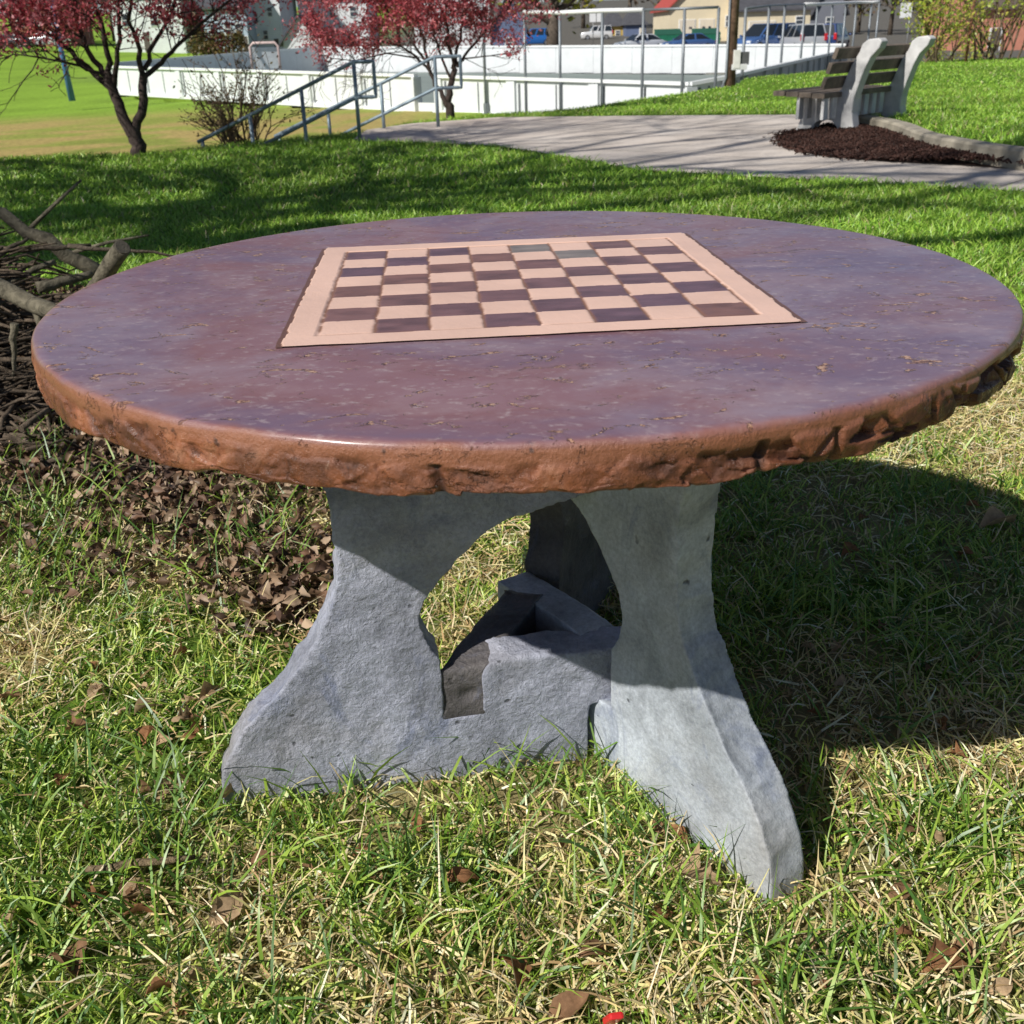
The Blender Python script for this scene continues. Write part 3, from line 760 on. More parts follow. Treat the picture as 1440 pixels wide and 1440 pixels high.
def build_brush():
    grey = bark('grey_bark', (0.16, 0.14, 0.10), 25); dark = bark('dark_bark', (0.12, 0.095, 0.07), 25); end = simple('cut_wood', (0.10, 0.085, 0.065), 0.9, 0, 0.4, 30, 0.4)
    def log(a, b, ra, rb, label, mat, n=9, seed=1, stubs=(), cap=True):
        t = thing('log', label, 'branch', tuple(a))
        A = np.array(a)
        pts = [tuple(np.array(p) - A) for p in crooked(a, b, n, 0.012, seed)]
        rad = [ra + (rb - ra)*k/(n-1) for k in range(n)]
        MB().tube(pts, rad, 14).build('stem', mat, t)
        if cap:
            d = (Vector(pts[-1]) - Vector(pts[-2])).normalized()
            e = Vector(pts[-1])
            MB().tube([e - d*0.002, e + d*0.004], [rb*0.93, rb*0.86], 14).build('cut_end', end, t)
        for (f, dv, ln, rr) in stubs:
            k = int(f*(n-1)); p = Vector(pts[k]); dv = Vector(dv)
            MB().tube([p, p + dv*ln*0.5 + Vector((0.01, 0, 0.01)), p + dv*ln], [rr, rr*0.8, rr*0.5], 8).build('side_branch', mat, t)
        return t
    log(at_y(-110, 350, 2.0), at_y(105, 455, 1.5), 0.031, 0.023, 'thick grey log lying lowest in the brush heap, running behind the table edge', grey, 9, 2, ((0.75, (0.1, -0.3, -0.9), 0.16, 0.012),), False)
    log(at_y(128, 415, 2.2), at_y(172, 348, 2.05), 0.030, 0.028, 'short stump like cut branch end sticking up from the brush heap', grey, 4, 3)
    log(at_y(-120, 235, 2.7), at_y(150, 388, 2.75), 0.016, 0.031, 'long branch slanting down from the upper left onto the brush heap', grey, 10, 4, ((0.6, (0.6, 0.3, 0.5), 0.35, 0.009), (0.8, (0.9, 0.2, 0.15), 0.35, 0.008)), False)
    for k, (a, b, r0, r1, lab) in enumerate([((-40, 352), (128, 345), 0.014, 0.007, 'thin bent stick lying across the brush heap below the slanting branch'),
                                             ((-20, 412), (78, 368), 0.013, 0.010, 'bare stick on the brush heap just above the thick grey log'),
                                             ((-20, 368), (40, 335), 0.012, 0.006, 'short pale stick poking up at the left edge of the brush heap'),
                                             ((52, 405), (130, 385), 0.022, 0.013, 'stout mossy stick beside the stump on the brush heap'),
                                             ((95, 345), (262, 362), 0.008, 0.004, 'long thin twig reaching right from the brush heap over the lawn'),
                                             ((20, 455), (18, 530), 0.012, 0.004, 'forked twig hanging down from the thick grey log')]):
        Yb = 2.5 - 0.06*k if k < 5 else 1.66
        log(at_y(*a, Yb), at_y(*b, Yb + (0.1 if k < 5 else 0)), r0, r1, lab, grey if k % 2 else dark, 8, 20 + k, (), False)
    # the tangle of twigs below, beyond counting
    r = np.random.default_rng(8); mb = MB()
    for k in range(1300):
        t = r.uniform(0, 1)
        bx = -1.2 - 1.75*t + r.normal(0, 0.24); by = 1.30 + 1.85*t + r.normal(0, 0.25)
        if by < 0.95: continue
        h = r.uniform(0.0, 0.34)*math.exp(-((bx + 2.15)/0.75)**2 - ((by - 2.35)/0.85)**2)
        a = r.normal(0.4, 0.9); L = r.uniform(0.15, 0.6)
        z = gz(bx, by) + 0.02 + h
        d = np.array([math.cos(a), math.sin(a)*0.8, r.normal(0, 0.18)])*L/2
        p = np.array([bx, by, z]) - d; q = np.array([bx, by, z]) + d
        if max(p[0], q[0]) > -0.72 : continue
        w = r.uniform(0.0025, 0.010)
        mb.tube(crooked(p, q, 4, 0.05, int(r.integers(0, 99999))), [w, w*0.9, w*0.7, w*0.4], 5)
    o = mb.build('twig_tangle', bark('twig_bark', (0.14, 0.105, 0.075), 40)); tag(o, 'tangled heap of thin dead twigs left of the table', 'twigs', kind='stuff')
    # fallen stick in the foreground
    p = at_z(120, 1222, 0.03); q = at_z(275, 1205, 0.03)
    s = MB().tube(crooked(p, q, 6, 0.02, 9), [0.004, 0.006, 0.006, 0.005, 0.005, 0.003], 8).build('stick', bark('stick_bark', (0.30, 0.22, 0.13), 60))
    tag(s, 'thin brown stick lying in the grass below and left of the left foot', 'stick')
    # red plastic piece at the lower edge
    q = at_z(862, 1432, 0.03)
    t = MB(); t.box((0, 0, 0), (0.017, 0.008, 0.034), rx=0.25, bev=0.003)
    o = t.build('plastic_piece', simple('red_plastic', (0.65, 0.03, 0.03), 0.35, 0, 0.05)); o.location = tuple(q); o.rotation_euler = (0.3, 0.1, 0.2)
    tag(o, 'small bright red plastic piece in the grass at the bottom edge', 'plastic piece')

# ------------------------------------------------------------------ path, kerb, bench
def mat_concrete_path():
    m, nt, out = _nt('path_concrete')
    tc = N(nt, 'ShaderNodeTexCoord').outputs['Object']
    f = noise(nt, tc, 1.3, 6, 0.65); f2 = noise(nt, tc, 40, 4, 0.7)
    c = ramp(nt, f, [(0.3, (0.52, 0.45, 0.39)), (0.55, (0.68, 0.60, 0.53)), (0.75, (0.76, 0.69, 0.62))])
    c = mixc(nt, 1.0, c, ramp(nt, f2, [(0.3, (0.82, 0.82, 0.82)), (0.7, (1.1, 1.1, 1.1))]), 'MULTIPLY')
    v = N(nt, 'ShaderNodeTexBrick'); v.offset = 0.0
    for k_, val in (('Scale', 1.0), ('Mortar Size', 0.008), ('Brick Width', 1.6), ('Row Height', 1.5)): v.inputs[k_].default_value = val
    v.inputs['Color1'].default_value = v.inputs['Color2'].default_value = (1, 1, 1, 1); v.inputs['Mortar'].default_value = (0.35, 0.33, 0.3, 1)
    mp = N(nt, 'ShaderNodeMapping'); mp.inputs['Rotation'].default_value = (0, 0, 0.75); nt.links.new(tc, mp.inputs['Vector']); nt.links.new(mp.outputs['Vector'], v.inputs['Vector'])
    c = mixc(nt, 1.0, c, v.outputs['Color'], 'MULTIPLY')
    bsdf(nt, out, c, 0.9, 0, bump(nt, f2, 0.3, 0.005), 0, 0.2); return m

def build_path():
    sheet('path', PATH, 0.004, mat_concrete_path())
    sheet('mulch_bed', MULCH, 0.010, simple('mulch', (0.045, 0.02, 0.014), 0.95, 0, 0.6, 25, 1.0))
    r = np.random.default_rng(4); V = []; Q = []; C = []; o = 0
    while len(V) < 9000:
        x, y = r.uniform(2.6, 4.7), r.uniform(6.3, 10.7)
        if not bool(inpoly(np.array([x + r.normal(0, 0.07)]), np.array([y + r.normal(0, 0.07)]), MULCH)[0]): 
            continue
        if r.uniform() < 0.0: continue
        L, w, h = r.uniform(0.012, 0.04), r.uniform(0.005, 0.012), 0.004
        a = r.uniform(0, 6.28); b = r.normal(0, 0.45)
        M = np.array(Matrix.Rotation(a, 3, 'Z') @ Matrix.Rotation(b, 3, 'Y'))
        B = np.array([(-L, -w, 0), (L, -w*0.6, 0), (L*0.9, w*0.6, 0), (-L*0.9, w, 0), (-L*0.9, -w*0.7, h*2), (L*0.9, -w*0.5, h*2), (L*0.8, w*0.5, h*2), (-L*0.8, w*0.8, h*2)])
        cx_ = 3.75; mound = 0.05*math.exp(-((x - 3.7)/0.5)**2)
        V.append(B @ M.T + np.array([x, y, 0.012 + r.uniform(0, 0.02) + mound]))
        Q.append(np.array([(0, 3, 2, 1), (4, 5, 6, 7), (0, 1, 5, 4), (1, 2, 6, 5), (2, 3, 7, 6), (3, 0, 4, 7)]) + o); o += 8
        C.append(np.tile(np.array([0.042, 0.021, 0.016])*r.uniform(0.35, 2.0), (8, 1)))
    ob = link('mulch_chips', npmesh('mulch_chips', np.concatenate(V), [np.concatenate(Q)], np.concatenate(C)), leafy('mulch_chip', 0.0, 0.02))
    tag(ob, 'dark reddish brown wood mulch spread beside the bench and the kerb', 'mulch', kind='stuff')
    # kerb
    K = [(4.75, 12.4), (4.42, 11.9), (4.02, 11.1), (3.86, 10.55), (3.93, 9.9), (3.90, 9.3), (3.72, 8.2), (3.85, 7.05), (4.3, 6.05), (5.1, 5.4), (9.4, 2.5)]
    # resample smooth
    K = np.array(K); t = np.arange(len(K)); tt = np.linspace(0, len(K)-1, 90)
    Ks = np.stack([np.interp(tt, t, K[:, 0]), np.interp(tt, t, K[:, 1])], 1)
    for it in range(6): Ks[1:-1] = 0.25*Ks[:-2] + 0.5*Ks[1:-1] + 0.25*Ks[2:]
    mb = MB(); prev = None
    sect = [(-0.075, -0.05), (-0.07, 0.135), (-0.05, 0.155), (0.06, 0.158), (0.08, 0.14), (0.08, -0.05)]
    for k, p in enumerate(Ks):
        d = Ks[min(k+1, len(Ks)-1)] - Ks[max(k-1, 0)]; d = d/np.linalg.norm(d); nn = np.array([-d[1], d[0]])
        ring = [mb.bm.verts.new((p[0] + nn[0]*a, p[1] + nn[1]*a, z)) for a, z in sect]
        if prev:
            for a in range(len(sect)):
                b = (a+1) % len(sect); mb.bm.faces.new((prev[a], prev[b], ring[b], ring[a]))
        else: mb.bm.faces.new(ring)
        prev = ring
    mb.bm.faces.new(prev[::-1])
    k = mb.build('kerb', simple('kerb_concrete', (0.36, 0.32, 0.25), 0.9, 0, 0.35, 5, 0.4)); tag(k, 'curved weathered concrete kerb between the mulch and the right lawn', 'kerb', kind='structure')

def build_bench():
    # local: +x is towards the front of the seat, y along the bench, near support at y=0
    conc = simple('bench_concrete', (0.60, 0.59, 0.58), 0.85, 0, 0.2, 8, 0.3)
    wood = simple('bench_wood', (0.17, 0.135, 0.105), 0.75, 0, 0.4, 12, 0.4)
    nb, nf, fb = at_z(1207, 191, 0.0), at_z(1122, 192, 0.0), at_z(1276, 166, 0.10)
    ax = (nf - nb)[:2]; along = (fb - nb)[:2]; Lb = float(np.linalg.norm(along)); along = along/Lb
    fx = np.array([-along[1], along[0]])          # seat faces this way
    root = thing('park_bench', 'park bench with concrete end supports and dark wooden slats facing left beside the mulch', 'bench', (nb[0], nb[1], 0.0), math.atan2(fx[1], fx[0]))
    # support profile in (x, z), back at x=0, front at x=.62 ; backrest leans backwards
    sup = [(0.0, 0.0), (0.17, 0.0), (0.19, 0.08), (0.25, 0.14), (0.33, 0.15), (0.41, 0.11), (0.45, 0.0), (0.62, 0.0), (0.59, 0.06), (0.56, 0.16), (0.55, 0.26), (0.60, 0.36), (0.60, 0.40), (0.24, 0.39),
           (0.18, 0.43), (0.15, 0.52), (0.10, 0.66), (0.04, 0.77), (0.02, 0.84), (-0.03, 0.88), (-0.13, 0.89), (-0.16, 0.86), (-0.14, 0.80), (-0.07, 0.72), (-0.02, 0.60), (0.02, 0.46), (0.05, 0.34), (0.055, 0.22), (0.03, 0.10)]
    sup = [(x*1.15, z*1.03) for x, z in sup]
    L = Lb
    for y in (0.0, -L):
        mb = MB().prism(sup, 0.14, 'y', y)
        o = mb.build('support', conc, root)
        bv = o.modifiers.new('b', 'BEVEL'); bv.width = 0.012; bv.segments = 2; bv.limit_method = 'ANGLE'
    y0, y1 = 0.42, -L - 0.02
    ln = y0 - y1; mid = (y0 + y1)/2
    for k in range(4):
        MB().box((0.26 + 0.15*k, mid, 0.40 + 0.006*k), (0.14, ln, 0.05), bev=0.006).build('seat_slat', wood, root)
    for k, (x, z) in enumerate(((0.21, 0.52), (0.165, 0.655), (0.11, 0.79))):
        MB().box((x, mid, z), (0.045, ln, 0.105), ry=R(-18), bev=0.006).build('back_slat', wood, root)
    # upright apron bars below the seat
    for xx in (0.22, 0.50):
        for k in range(9):
            y = y0 - 0.08 - k*(ln - 0.16)/8
            if abs(y) < 0.09 or abs(y + L) < 0.09: continue
            MB().box((xx, y, 0.28), (0.035, 0.09, 0.22), bev=0.006).build('apron_bar', conc, root)

# ------------------------------------------------------------------ trees
def leaf_cloud(pts, per, size, spread, cols, seed, flat=0.5):
    r = np.random.default_rng(seed); P = np.repeat(np.array(pts), per, 0)
    n = len(P); P = P + r.normal(0, 1, (n, 3))*np.array([spread, spread, spread*flat])
    s = size*r.uniform(0.6, 1.4, n)
    a = r.normal(0, 1, (n, 3)); a /= np.linalg.norm(a, axis=1)[:, None]
    b = r.normal(0, 1, (n, 3)); b -= a*(a*b).sum(1)[:, None]; b /= np.linalg.norm(b, axis=1)[:, None]
    V = np.stack([P - a*s[:, None], P + b*s[:, None]*0.5, P + a*s[:, None], P - b*s[:, None]*0.5], 1).reshape(-1, 3)
    Q = np.arange(n*4).reshape(-1, 4)
    C = np.array(cols)[r.integers(0, len(cols), n)]*r.uniform(0.7, 1.3, (n, 1))
    return V, Q, np.repeat(C, 4, 0)

def grow(mb, p, d, L, r0, lvl, rnd, tips, maxl=4, up=0.15, spread=0.6, seg=6, nch=(2, 3), shrink=0.72, minr=0.004):
    n = 4; pts = [Vector(p)]; q = Vector(p); d = Vector(d).normalized()
    for k in range(n):
        d = (d + Vector((rnd.gauss(0, .13), rnd.gauss(0, .13), rnd.gauss(0, .1) + up*0.25))).normalized()
        q = q + d*L/n; pts.append(q.copy())
    r1 = max(minr, r0*0.62)
    mb.tube(pts, [r0 + (r1 - r0)*k/n for k in range(n+1)], max(4, seg - lvl), cap=False)
    if lvl >= maxl - 1: tips += [pts[2], pts[3], pts[4]]
    if lvl == maxl - 2: tips += [pts[4]]
    if lvl >= maxl: return
    for c in range(rnd.randint(*nch) + (1 if lvl > 0 else 0)):
        k = n if c == 0 else rnd.randint(1, n)
        a = rnd.uniform(0, 6.28)
        side = d.orthogonal().normalized(); side.rotate(Matrix.Rotation(a, 3, d))
        sp = spread*rnd.uniform(0.5, 1.3)
        nd = (d*(1 - 0.4*sp) + side*sp + Vector((0, 0, up))).normalized()
        grow(mb, pts[k], nd, L*shrink*rnd.uniform(0.75, 1.15), r1*rnd.uniform(0.6, 0.9), lvl + 1, rnd, tips, maxl, up, spread, seg, nch, shrink, minr)

def red_tree(base, Y, limbs, label, seed, scale, low, cutoff):
    rnd = random.Random(seed); tips = []
    t = thing('red_leaf_tree', label, 'tree', tuple(base)); B = Vector(base)
    mb = MB()
    for (pix, r0, r1, sub) in limbs:
        dep = rnd.uniform(-0.25, 0.25) if sub else 0
        pts = []
        for k, (u, v) in enumerate(pix):
            p = Vector(at_y(u, v, Y)) - B; f = k/max(1, len(pix)-1)
            p.y += dep*f*2.0*scale; pts.append(p)
        # refine
        fin = []
        for a, b in zip(pts, pts[1:]):
            for q in range(3): fin.append(a.lerp(b, q/3) + Vector((rnd.gauss(0, .012), rnd.gauss(0, .012), 0))*scale)
        fin.append(pts[-1]); n = len(fin)
        mb.tube(fin, [r0 + (r1 - r0)*k/(n-1) for k in range(n)], 9, cap=False)
        if sub:
            for k in range(n//3, n):
                d = (fin[min(k+1, n-1)] - fin[k-1]).normalized()
                for c in range(sub):
                    a = rnd.uniform(0, 6.28); side = d.orthogonal().normalized(); side.rotate(Matrix.Rotation(a, 3, d))
                    nd = d*0.5 + side*0.9 + Vector((0, 0, 0.1))
                    grow(mb, fin[k], nd, scale*rnd.uniform(0.3, 0.6), max(0.007, r1*0.6), 2, rnd, tips, 4, 0.08, 0.7, 5, (1, 2), 0.7, 0.0035)
    mb.build('trunk', bark('red_tree_bark', (0.075, 0.055, 0.048), 18), t)
    tips = [p for p in tips if p.z > low(p.x) + rnd.gauss(0, 0.08) and rnd.random() < cutoff]
    V, Q, C = leaf_cloud([tuple(p) for p in tips], 27, 0.022*scale, 0.075*scale, [(0.70, 0.16, 0.20), (0.52, 0.09, 0.12), (0.82, 0.31, 0.34), (0.32, 0.05, 0.07), (0.78, 0.22, 0.23)], seed)
    link('crown', npmesh('crown', V, [Q], C), leafy('red_leaf', 0.55, 0.04), t)
    return t

def bare_tree(x, y, h, seed, label):
    rnd = random.Random(seed); tips = []
    t = thing('bare_tree', label, 'tree', (x, y, gz(x, y)))
    mb = MB()
    top = Vector((rnd.gauss(0, .3), rnd.gauss(0, .3), h*0.42))
    mb.tube([(0, 0, -0.1), (0.02, 0, h*0.2), top], [0.26, 0.21, 0.17], 12)
    for k in range(7):
        a = k*0.9 + rnd.uniform(-.3, .3); f = rnd.uniform(0.45, 1.0)
        p = top*f
        grow(mb, p, (math.cos(a)*0.8, math.sin(a)*0.8, 0.75), h*0.26, 0.13, 0, rnd, tips, 4, 0.1, 0.65, 7, (2, 3), 0.74, 0.010)
    mb.build('trunk', bark('bare_bark', (0.14, 0.115, 0.09), 10), t)

def shrub(base, w, h, nst, label, seed, name, cols, leaves, lsize, stem_col, cat='shrub', spread=0.05):
    rnd = random.Random(seed); t = thing(name, label, cat, base); mb = MB(); tips = []
    for k in range(nst):
        a = rnd.uniform(0, 6.28); s = rnd.uniform(0.1, 0.75)
        p = Vector((rnd.gauss(0, w*0.12), rnd.gauss(0, w*0.12), -0.05))
        grow(mb, p, (math.cos(a)*s, math.sin(a)*s, 1.0), h*rnd.uniform(0.35, 0.55), 0.008*h + 0.004, 1, rnd, tips, 3, 0.05, 0.5*w/h, 6, (2, 3), 0.72, 0.002*h + 0.001)
    mb.build('stems', bark(name + '_bark', stem_col, 20), t)
    if leaves:
        V, Q, C = leaf_cloud([tuple(p) for p in tips], leaves, lsize, spread, cols, seed)
        link('foliage', npmesh('foliage', V, [Q], C), leafy(name + '_leaf', 0.35, 0.04), t)
    return t

def crown_tree(base, h, w, label, seed, cols, n=900, size=0.35, trunk=0.3, name='broadleaf_tree', group=None):
    rnd = random.Random(seed); r = np.random.default_rng(seed)
    t = thing(name, label, 'tree', base, 0, group); mb = MB(); tips = []
    mb.tube([(0, 0, -0.3), (0.05, 0, h*0.2), (0, 0.05, h*0.4)], [trunk, trunk*0.8, trunk*0.6], 9)
    for k in range(7):
        a = k*0.9 + rnd.uniform(-.3, .3)
        grow(mb, Vector((0, 0, h*rnd.uniform(0.22, 0.4))), (math.cos(a)*0.9*w/h*1.6, math.sin(a)*0.9*w/h*1.6, 0.8), h*0.26, trunk*0.4, 0, rnd, tips, 2, 0.1, 0.6, 6, (2, 3), 0.72, 0.02)
    mb.build('trunk', bark(name + '_bark', (0.12, 0.095, 0.075), 5), t)
    V, Q, C = leaf_cloud([tuple(p) for p in tips], max(3, n//max(1, len(tips))), size, size*2.4, cols, seed, 0.8)
    link('crown', npmesh('crown', V, [Q], C), leafy(name + '_leaf', 0.3, 0.03), t)
    return t

def build_trees():
    Y1 = 10.35; b1 = at_y(196, 224, Y1); b1[2] = gz(b1[0], b1[1]) - 0.03
    limbs1 = [([(197, 232), (193, 205), (184, 180)], 0.085, 0.07, 0),
              ([(186, 190), (172, 155), (160, 130), (152, 110)], 0.06, 0.048, 0),
              ([(190, 190), (199, 160), (202, 130), (202, 105)], 0.05, 0.042, 0),
              ([(160, 130), (130, 105), (98, 72), (60, 45), (10, 20), (-60, -30)], 0.034, 0.010, 2),
              ([(152, 112), (130, 85), (105, 40), (90, -30), (80, -120)], 0.034, 0.010, 2),
              ([(155, 112), (155, 75), (148, 30), (140, -40), (150, -130)], 0.034, 0.010, 2),
              ([(160, 120), (172, 85), (182, 40), (180, -20), (200, -120)], 0.03, 0.008, 2),
              ([(202, 108), (198, 70), (190, 30), (200, -40), (215, -120)], 0.030, 0.008, 2),
              ([(202, 108), (225, 88), (245, 66), (285, 30), (325, -5), (370, -60)], 0.028, 0.007, 2),
              ([(203, 98), (215, 60), (235, 20), (255, -40), (270, -110)], 0.026, 0.007, 2),
              ([(150, 108), (118, 92), (85, 82), (45, 75)], 0.018, 0.006, 2)]
    px = (at_y(300, 60, Y1) - at_y(200, 60, Y1))[0]/100
    def low1(x):
        u = 196 + x/px
        v = np.interp(u, [-80, 0, 60, 100, 150, 200, 260, 330, 420], [70, 84, 108, 104, 70, 62, 70, 55, 20])
        return at_y(u, v, Y1)[2] - b1[2]
    red_tree(b1, Y1, limbs1, 'dark red leaved tree forking low, behind the lawn at upper left', 3, 1.0, low1, 0.17)
    Y2 = 14.75; b2 = at_y(632, 167, Y2); b2[2] = gz(b2[0], b2[1]) - 0.03
    limbs2 = [([(632, 172), (632, 150), (628, 141)], 0.068, 0.06, 0),
              ([(628, 145), (634, 125), (638, 98), (640, 90)], 0.05, 0.036, 0),
              ([(628, 143), (612, 120), (603, 95), (598, 70), (585, 20), (575, -60)], 0.036, 0.010, 2),
              ([(604, 100), (585, 80), (560, 65), (520, 55), (475, 60)], 0.02, 0.008, 2),
              ([(634, 112), (622, 85), (610, 50), (600, 0), (600, -70)], 0.02, 0.007, 2),
              ([(640, 95), (630, 60), (628, 10), (630, -70)], 0.026, 0.008, 2),
              ([(640, 92), (645, 55), (655, 10), (665, -60)], 0.026, 0.008, 2),
              ([(640, 94), (660, 70), (690, 35), (720, 5), (740, -40)], 0.022, 0.007, 2),
              ([(640, 90), (655, 82), (690, 78), (730, 72)], 0.014, 0.005, 1),
              ([(600, 85), (565, 40), (530, 0), (510, -50)], 0.02, 0.007, 2),
              ([(590, 82), (545, 75), (500, 85), (462, 80)], 0.012, 0.005, 2)]
    px2 = (at_y(300, 60, Y2) - at_y(200, 60, Y2))[0]/100
    def low2(x):
        u = 632 + x/px2
        v = np.interp(u, [430, 460, 500, 540, 600, 640, 690, 740, 780], [70, 84, 78, 62, 62, 62, 72, 55, 20])
        return at_y(u, v, Y2)[2] - b2[2]
    red_tree(b2, Y2, limbs2, 'pinkish red leaved tree with thin forked trunk at the top of the steps', 8, 1.05, low2, 0.30)
    # leafless trees left of the picture: they throw the long streaks of shade over the lawn and the path
    bare_tree(-7.0, 0.2, 15.5, 31, 'tall leafless tree left of the lawn nearest the brush heap')
    bare_tree(-9.4, 1.0, 17.0, 37, 'tall leafless tree farther left, second along the lawn')
    bare_tree(-13.0, 2.9, 15.5, 44, 'leafless tree farthest left behind the lawn')
    crown_tree((-9.6, 2.6, gz(-9.6, 2.6)), 9.5, 6.5, 'dense budding tree left of the lawn, outside the picture', 77, [(0.1, 0.14, 0.03), (0.07, 0.11, 0.03)], 620, 0.20, 0.22, 'shade_tree')
    # bare shrub by the steps
    p = at_y(345, 205, 11.9)
    shrub((p[0], p[1], gz(p[0], p[1]) - 0.05), 1.1, 1.25, 26, 'bare brown twiggy shrub beside the lower steps and handrail', 5, 'bare_shrub', [(0.15, 0.12, 0.04), (0.18, 0.10, 0.05)], 1, 0.02, (0.16, 0.11, 0.07))
    # shrubs at the right behind the lawn
    ylw = [(0.50, 0.52, 0.06), (0.40, 0.48, 0.06), (0.28, 0.40, 0.06), (0.55, 0.50, 0.09)]
    for (u, v, Y, w, h, ns, lab, lv) in ((1310, 92, 27, 1.7, 2.5, 9, 'yellow green budding shrub left of the leaning rusty post', 4), (1400, 86, 27.5, 1.5, 3.2, 13, 'tall budding shrub with many bare stems right of the leaning post', 2), (1352, 60, 33, 2.2, 2.6, 7, 'smaller green shrub behind and between the two front shrubs', 4)):
        p = at_y(u, v, Y)
        shrub((p[0], p[1], gz(p[0], p[1])), w, h, ns, lab, int(u), 'budding_shrub', ylw, lv, 0.045, (0.17, 0.12, 0.08), spread=0.14)
    grn = [(0.13, 0.14, 0.035), (0.2, 0.19, 0.05), (0.09, 0.10, 0.03), (0.16, 0.12, 0.06)]
    yl = [(0.42, 0.38, 0.06), (0.32, 0.33, 0.05), (0.25, 0.25, 0.05)]
    brn = [(0.16, 0.11, 0.075), (0.2, 0.14, 0.09), (0.11, 0.085, 0.05)]
    for (u, v, Y, h, w, cl, n, sz, tr, lab) in ((778, 70, 90, 11, 9, yl, 700, 0.33, 0.7, 'tree with thick brown trunk and yellow green buds behind the far rink wall'),
                                            (885, 40, 190, 17, 14, yl, 700, 0.5, 0.4, 'yellow green tree above the yellow garage'),
                                            (925, 45, 175, 12, 9, brn, 600, 0.4, 0.3, 'brown budding tree between the yellow garage and the cream building'),
                                            (1205, 60, 150, 10, 8, brn, 500, 0.35, 0.3, 'bare brown tree right of the grey gabled house'),
                                            (1250, 60, 135, 12, 9, grn, 600, 0.35, 0.3, 'green brown tree behind the white square sign'),
                                            (820, 40, 200, 14, 12, grn, 700, 0.5, 0.4, 'olive tree behind the white off road car'),
                                            (1330, 60, 120, 11, 10, grn, 700, 0.4, 0.3, 'dull green tree behind the budding shrubs at the right'),
                                            (300, 72, 125, 6.5, 8, brn, 600, 0.35, 0.25, 'low brown tree like hedge end in front of the white houses'),
                                            (60, 55, 150, 13, 12, brn, 700, 0.45, 0.3, 'brown tree behind the parked cars at far left'),
                                            (160, 50, 160, 15, 12, brn, 600, 0.45, 0.3, 'brown bare tree beyond the left field behind the red tree'),
                                            (560, 50, 150, 13, 10, grn, 600, 0.45, 0.3, 'olive tree behind the white houses in the middle')):
        p = at_y(u, v, Y)
        crown_tree((p[0], p[1], gz(p[0], p[1])), h, w, lab, int(u*3), cl, n, sz, tr, group='trees beyond the rink')

# ------------------------------------------------------------------ handrails and steps
def build_steps():
    metal = simple('rail_paint', (0.24, 0.31, 0.36), 0.5, 0.3, 0.2, 10)
    conc = simple('step_concrete', (0.38, 0.35, 0.32), 0.9, 0, 0.2, 4, 0.3)
    # steps run down to the left from the path end
    x0, y0, y1 = -1.72, 11.25, 12.75
    st = thing('concrete_steps', 'concrete steps running down to the left from the end of the path', 'steps', (x0, (y0+y1)/2, 0))
    for k in range(7):
        MB().box((-0.17 - 0.34*k, 0, -0.165*(k+1) - 0.15 + 0.0), (0.34, y1 - y0, 0.30), bev=0.01).build('step', conc, st)
    MB().box((0.012, 0, -0.17), (0.024, y1 - y0 + 0.02, 0.32)).build('edge_slab', conc, st)
    for (Y, label, pu) in ((11.2, 'near handrail of blue grey pipe with a loop end at the top of the steps', 0), (12.9, 'far handrail of blue grey pipe with a loop end at the top of the steps', 1)):
        A = at_y(497, 87, Y) if not pu else at_y(611, 80, Y)
        Bp = at_y(525, 89, Y) if not pu else at_y(647, 81, Y)
        C = at_y(278, 200, Y) if not pu else at_y(386, 192, Y)
        h = A[2] - (at_y(500, 137, Y)[2] if not pu else at_y(612, 124, Y)[2])
        t = thing('handrail', label, 'handrail', tuple((A[0], Y, 0)))
        O = np.array([A[0], Y, 0])
        dn = np.array([0, 0, -h])
        A, Bp, C = A - O, Bp - O, C - O
        Bp[2] = A[2]
        r = 0.021
        MB().tube([C, A*0.97 + C*0.03, A, Bp*0.85 + A*0.15, Bp, Bp + dn*0.12, Bp + dn*0.88, Bp + dn, Bp*0.85 + A*0.15 + dn, A + dn, A*0.97 + C*0.03 + dn, C + dn], r, 8).build('rail', metal, t)
        for f in (0.0, 0.33, 0.66, 0.97):
            p = A + (C - A)*f; gx = O[0] + p[0]
            zg = -0.05 if f == 0 else -max(0, (x0 - gx))*0.48 - 0.1
            MB().tube([(p[0], 0, p[2]), (p[0], 0, zg)], r*1.05, 8).build('post', metal, t)

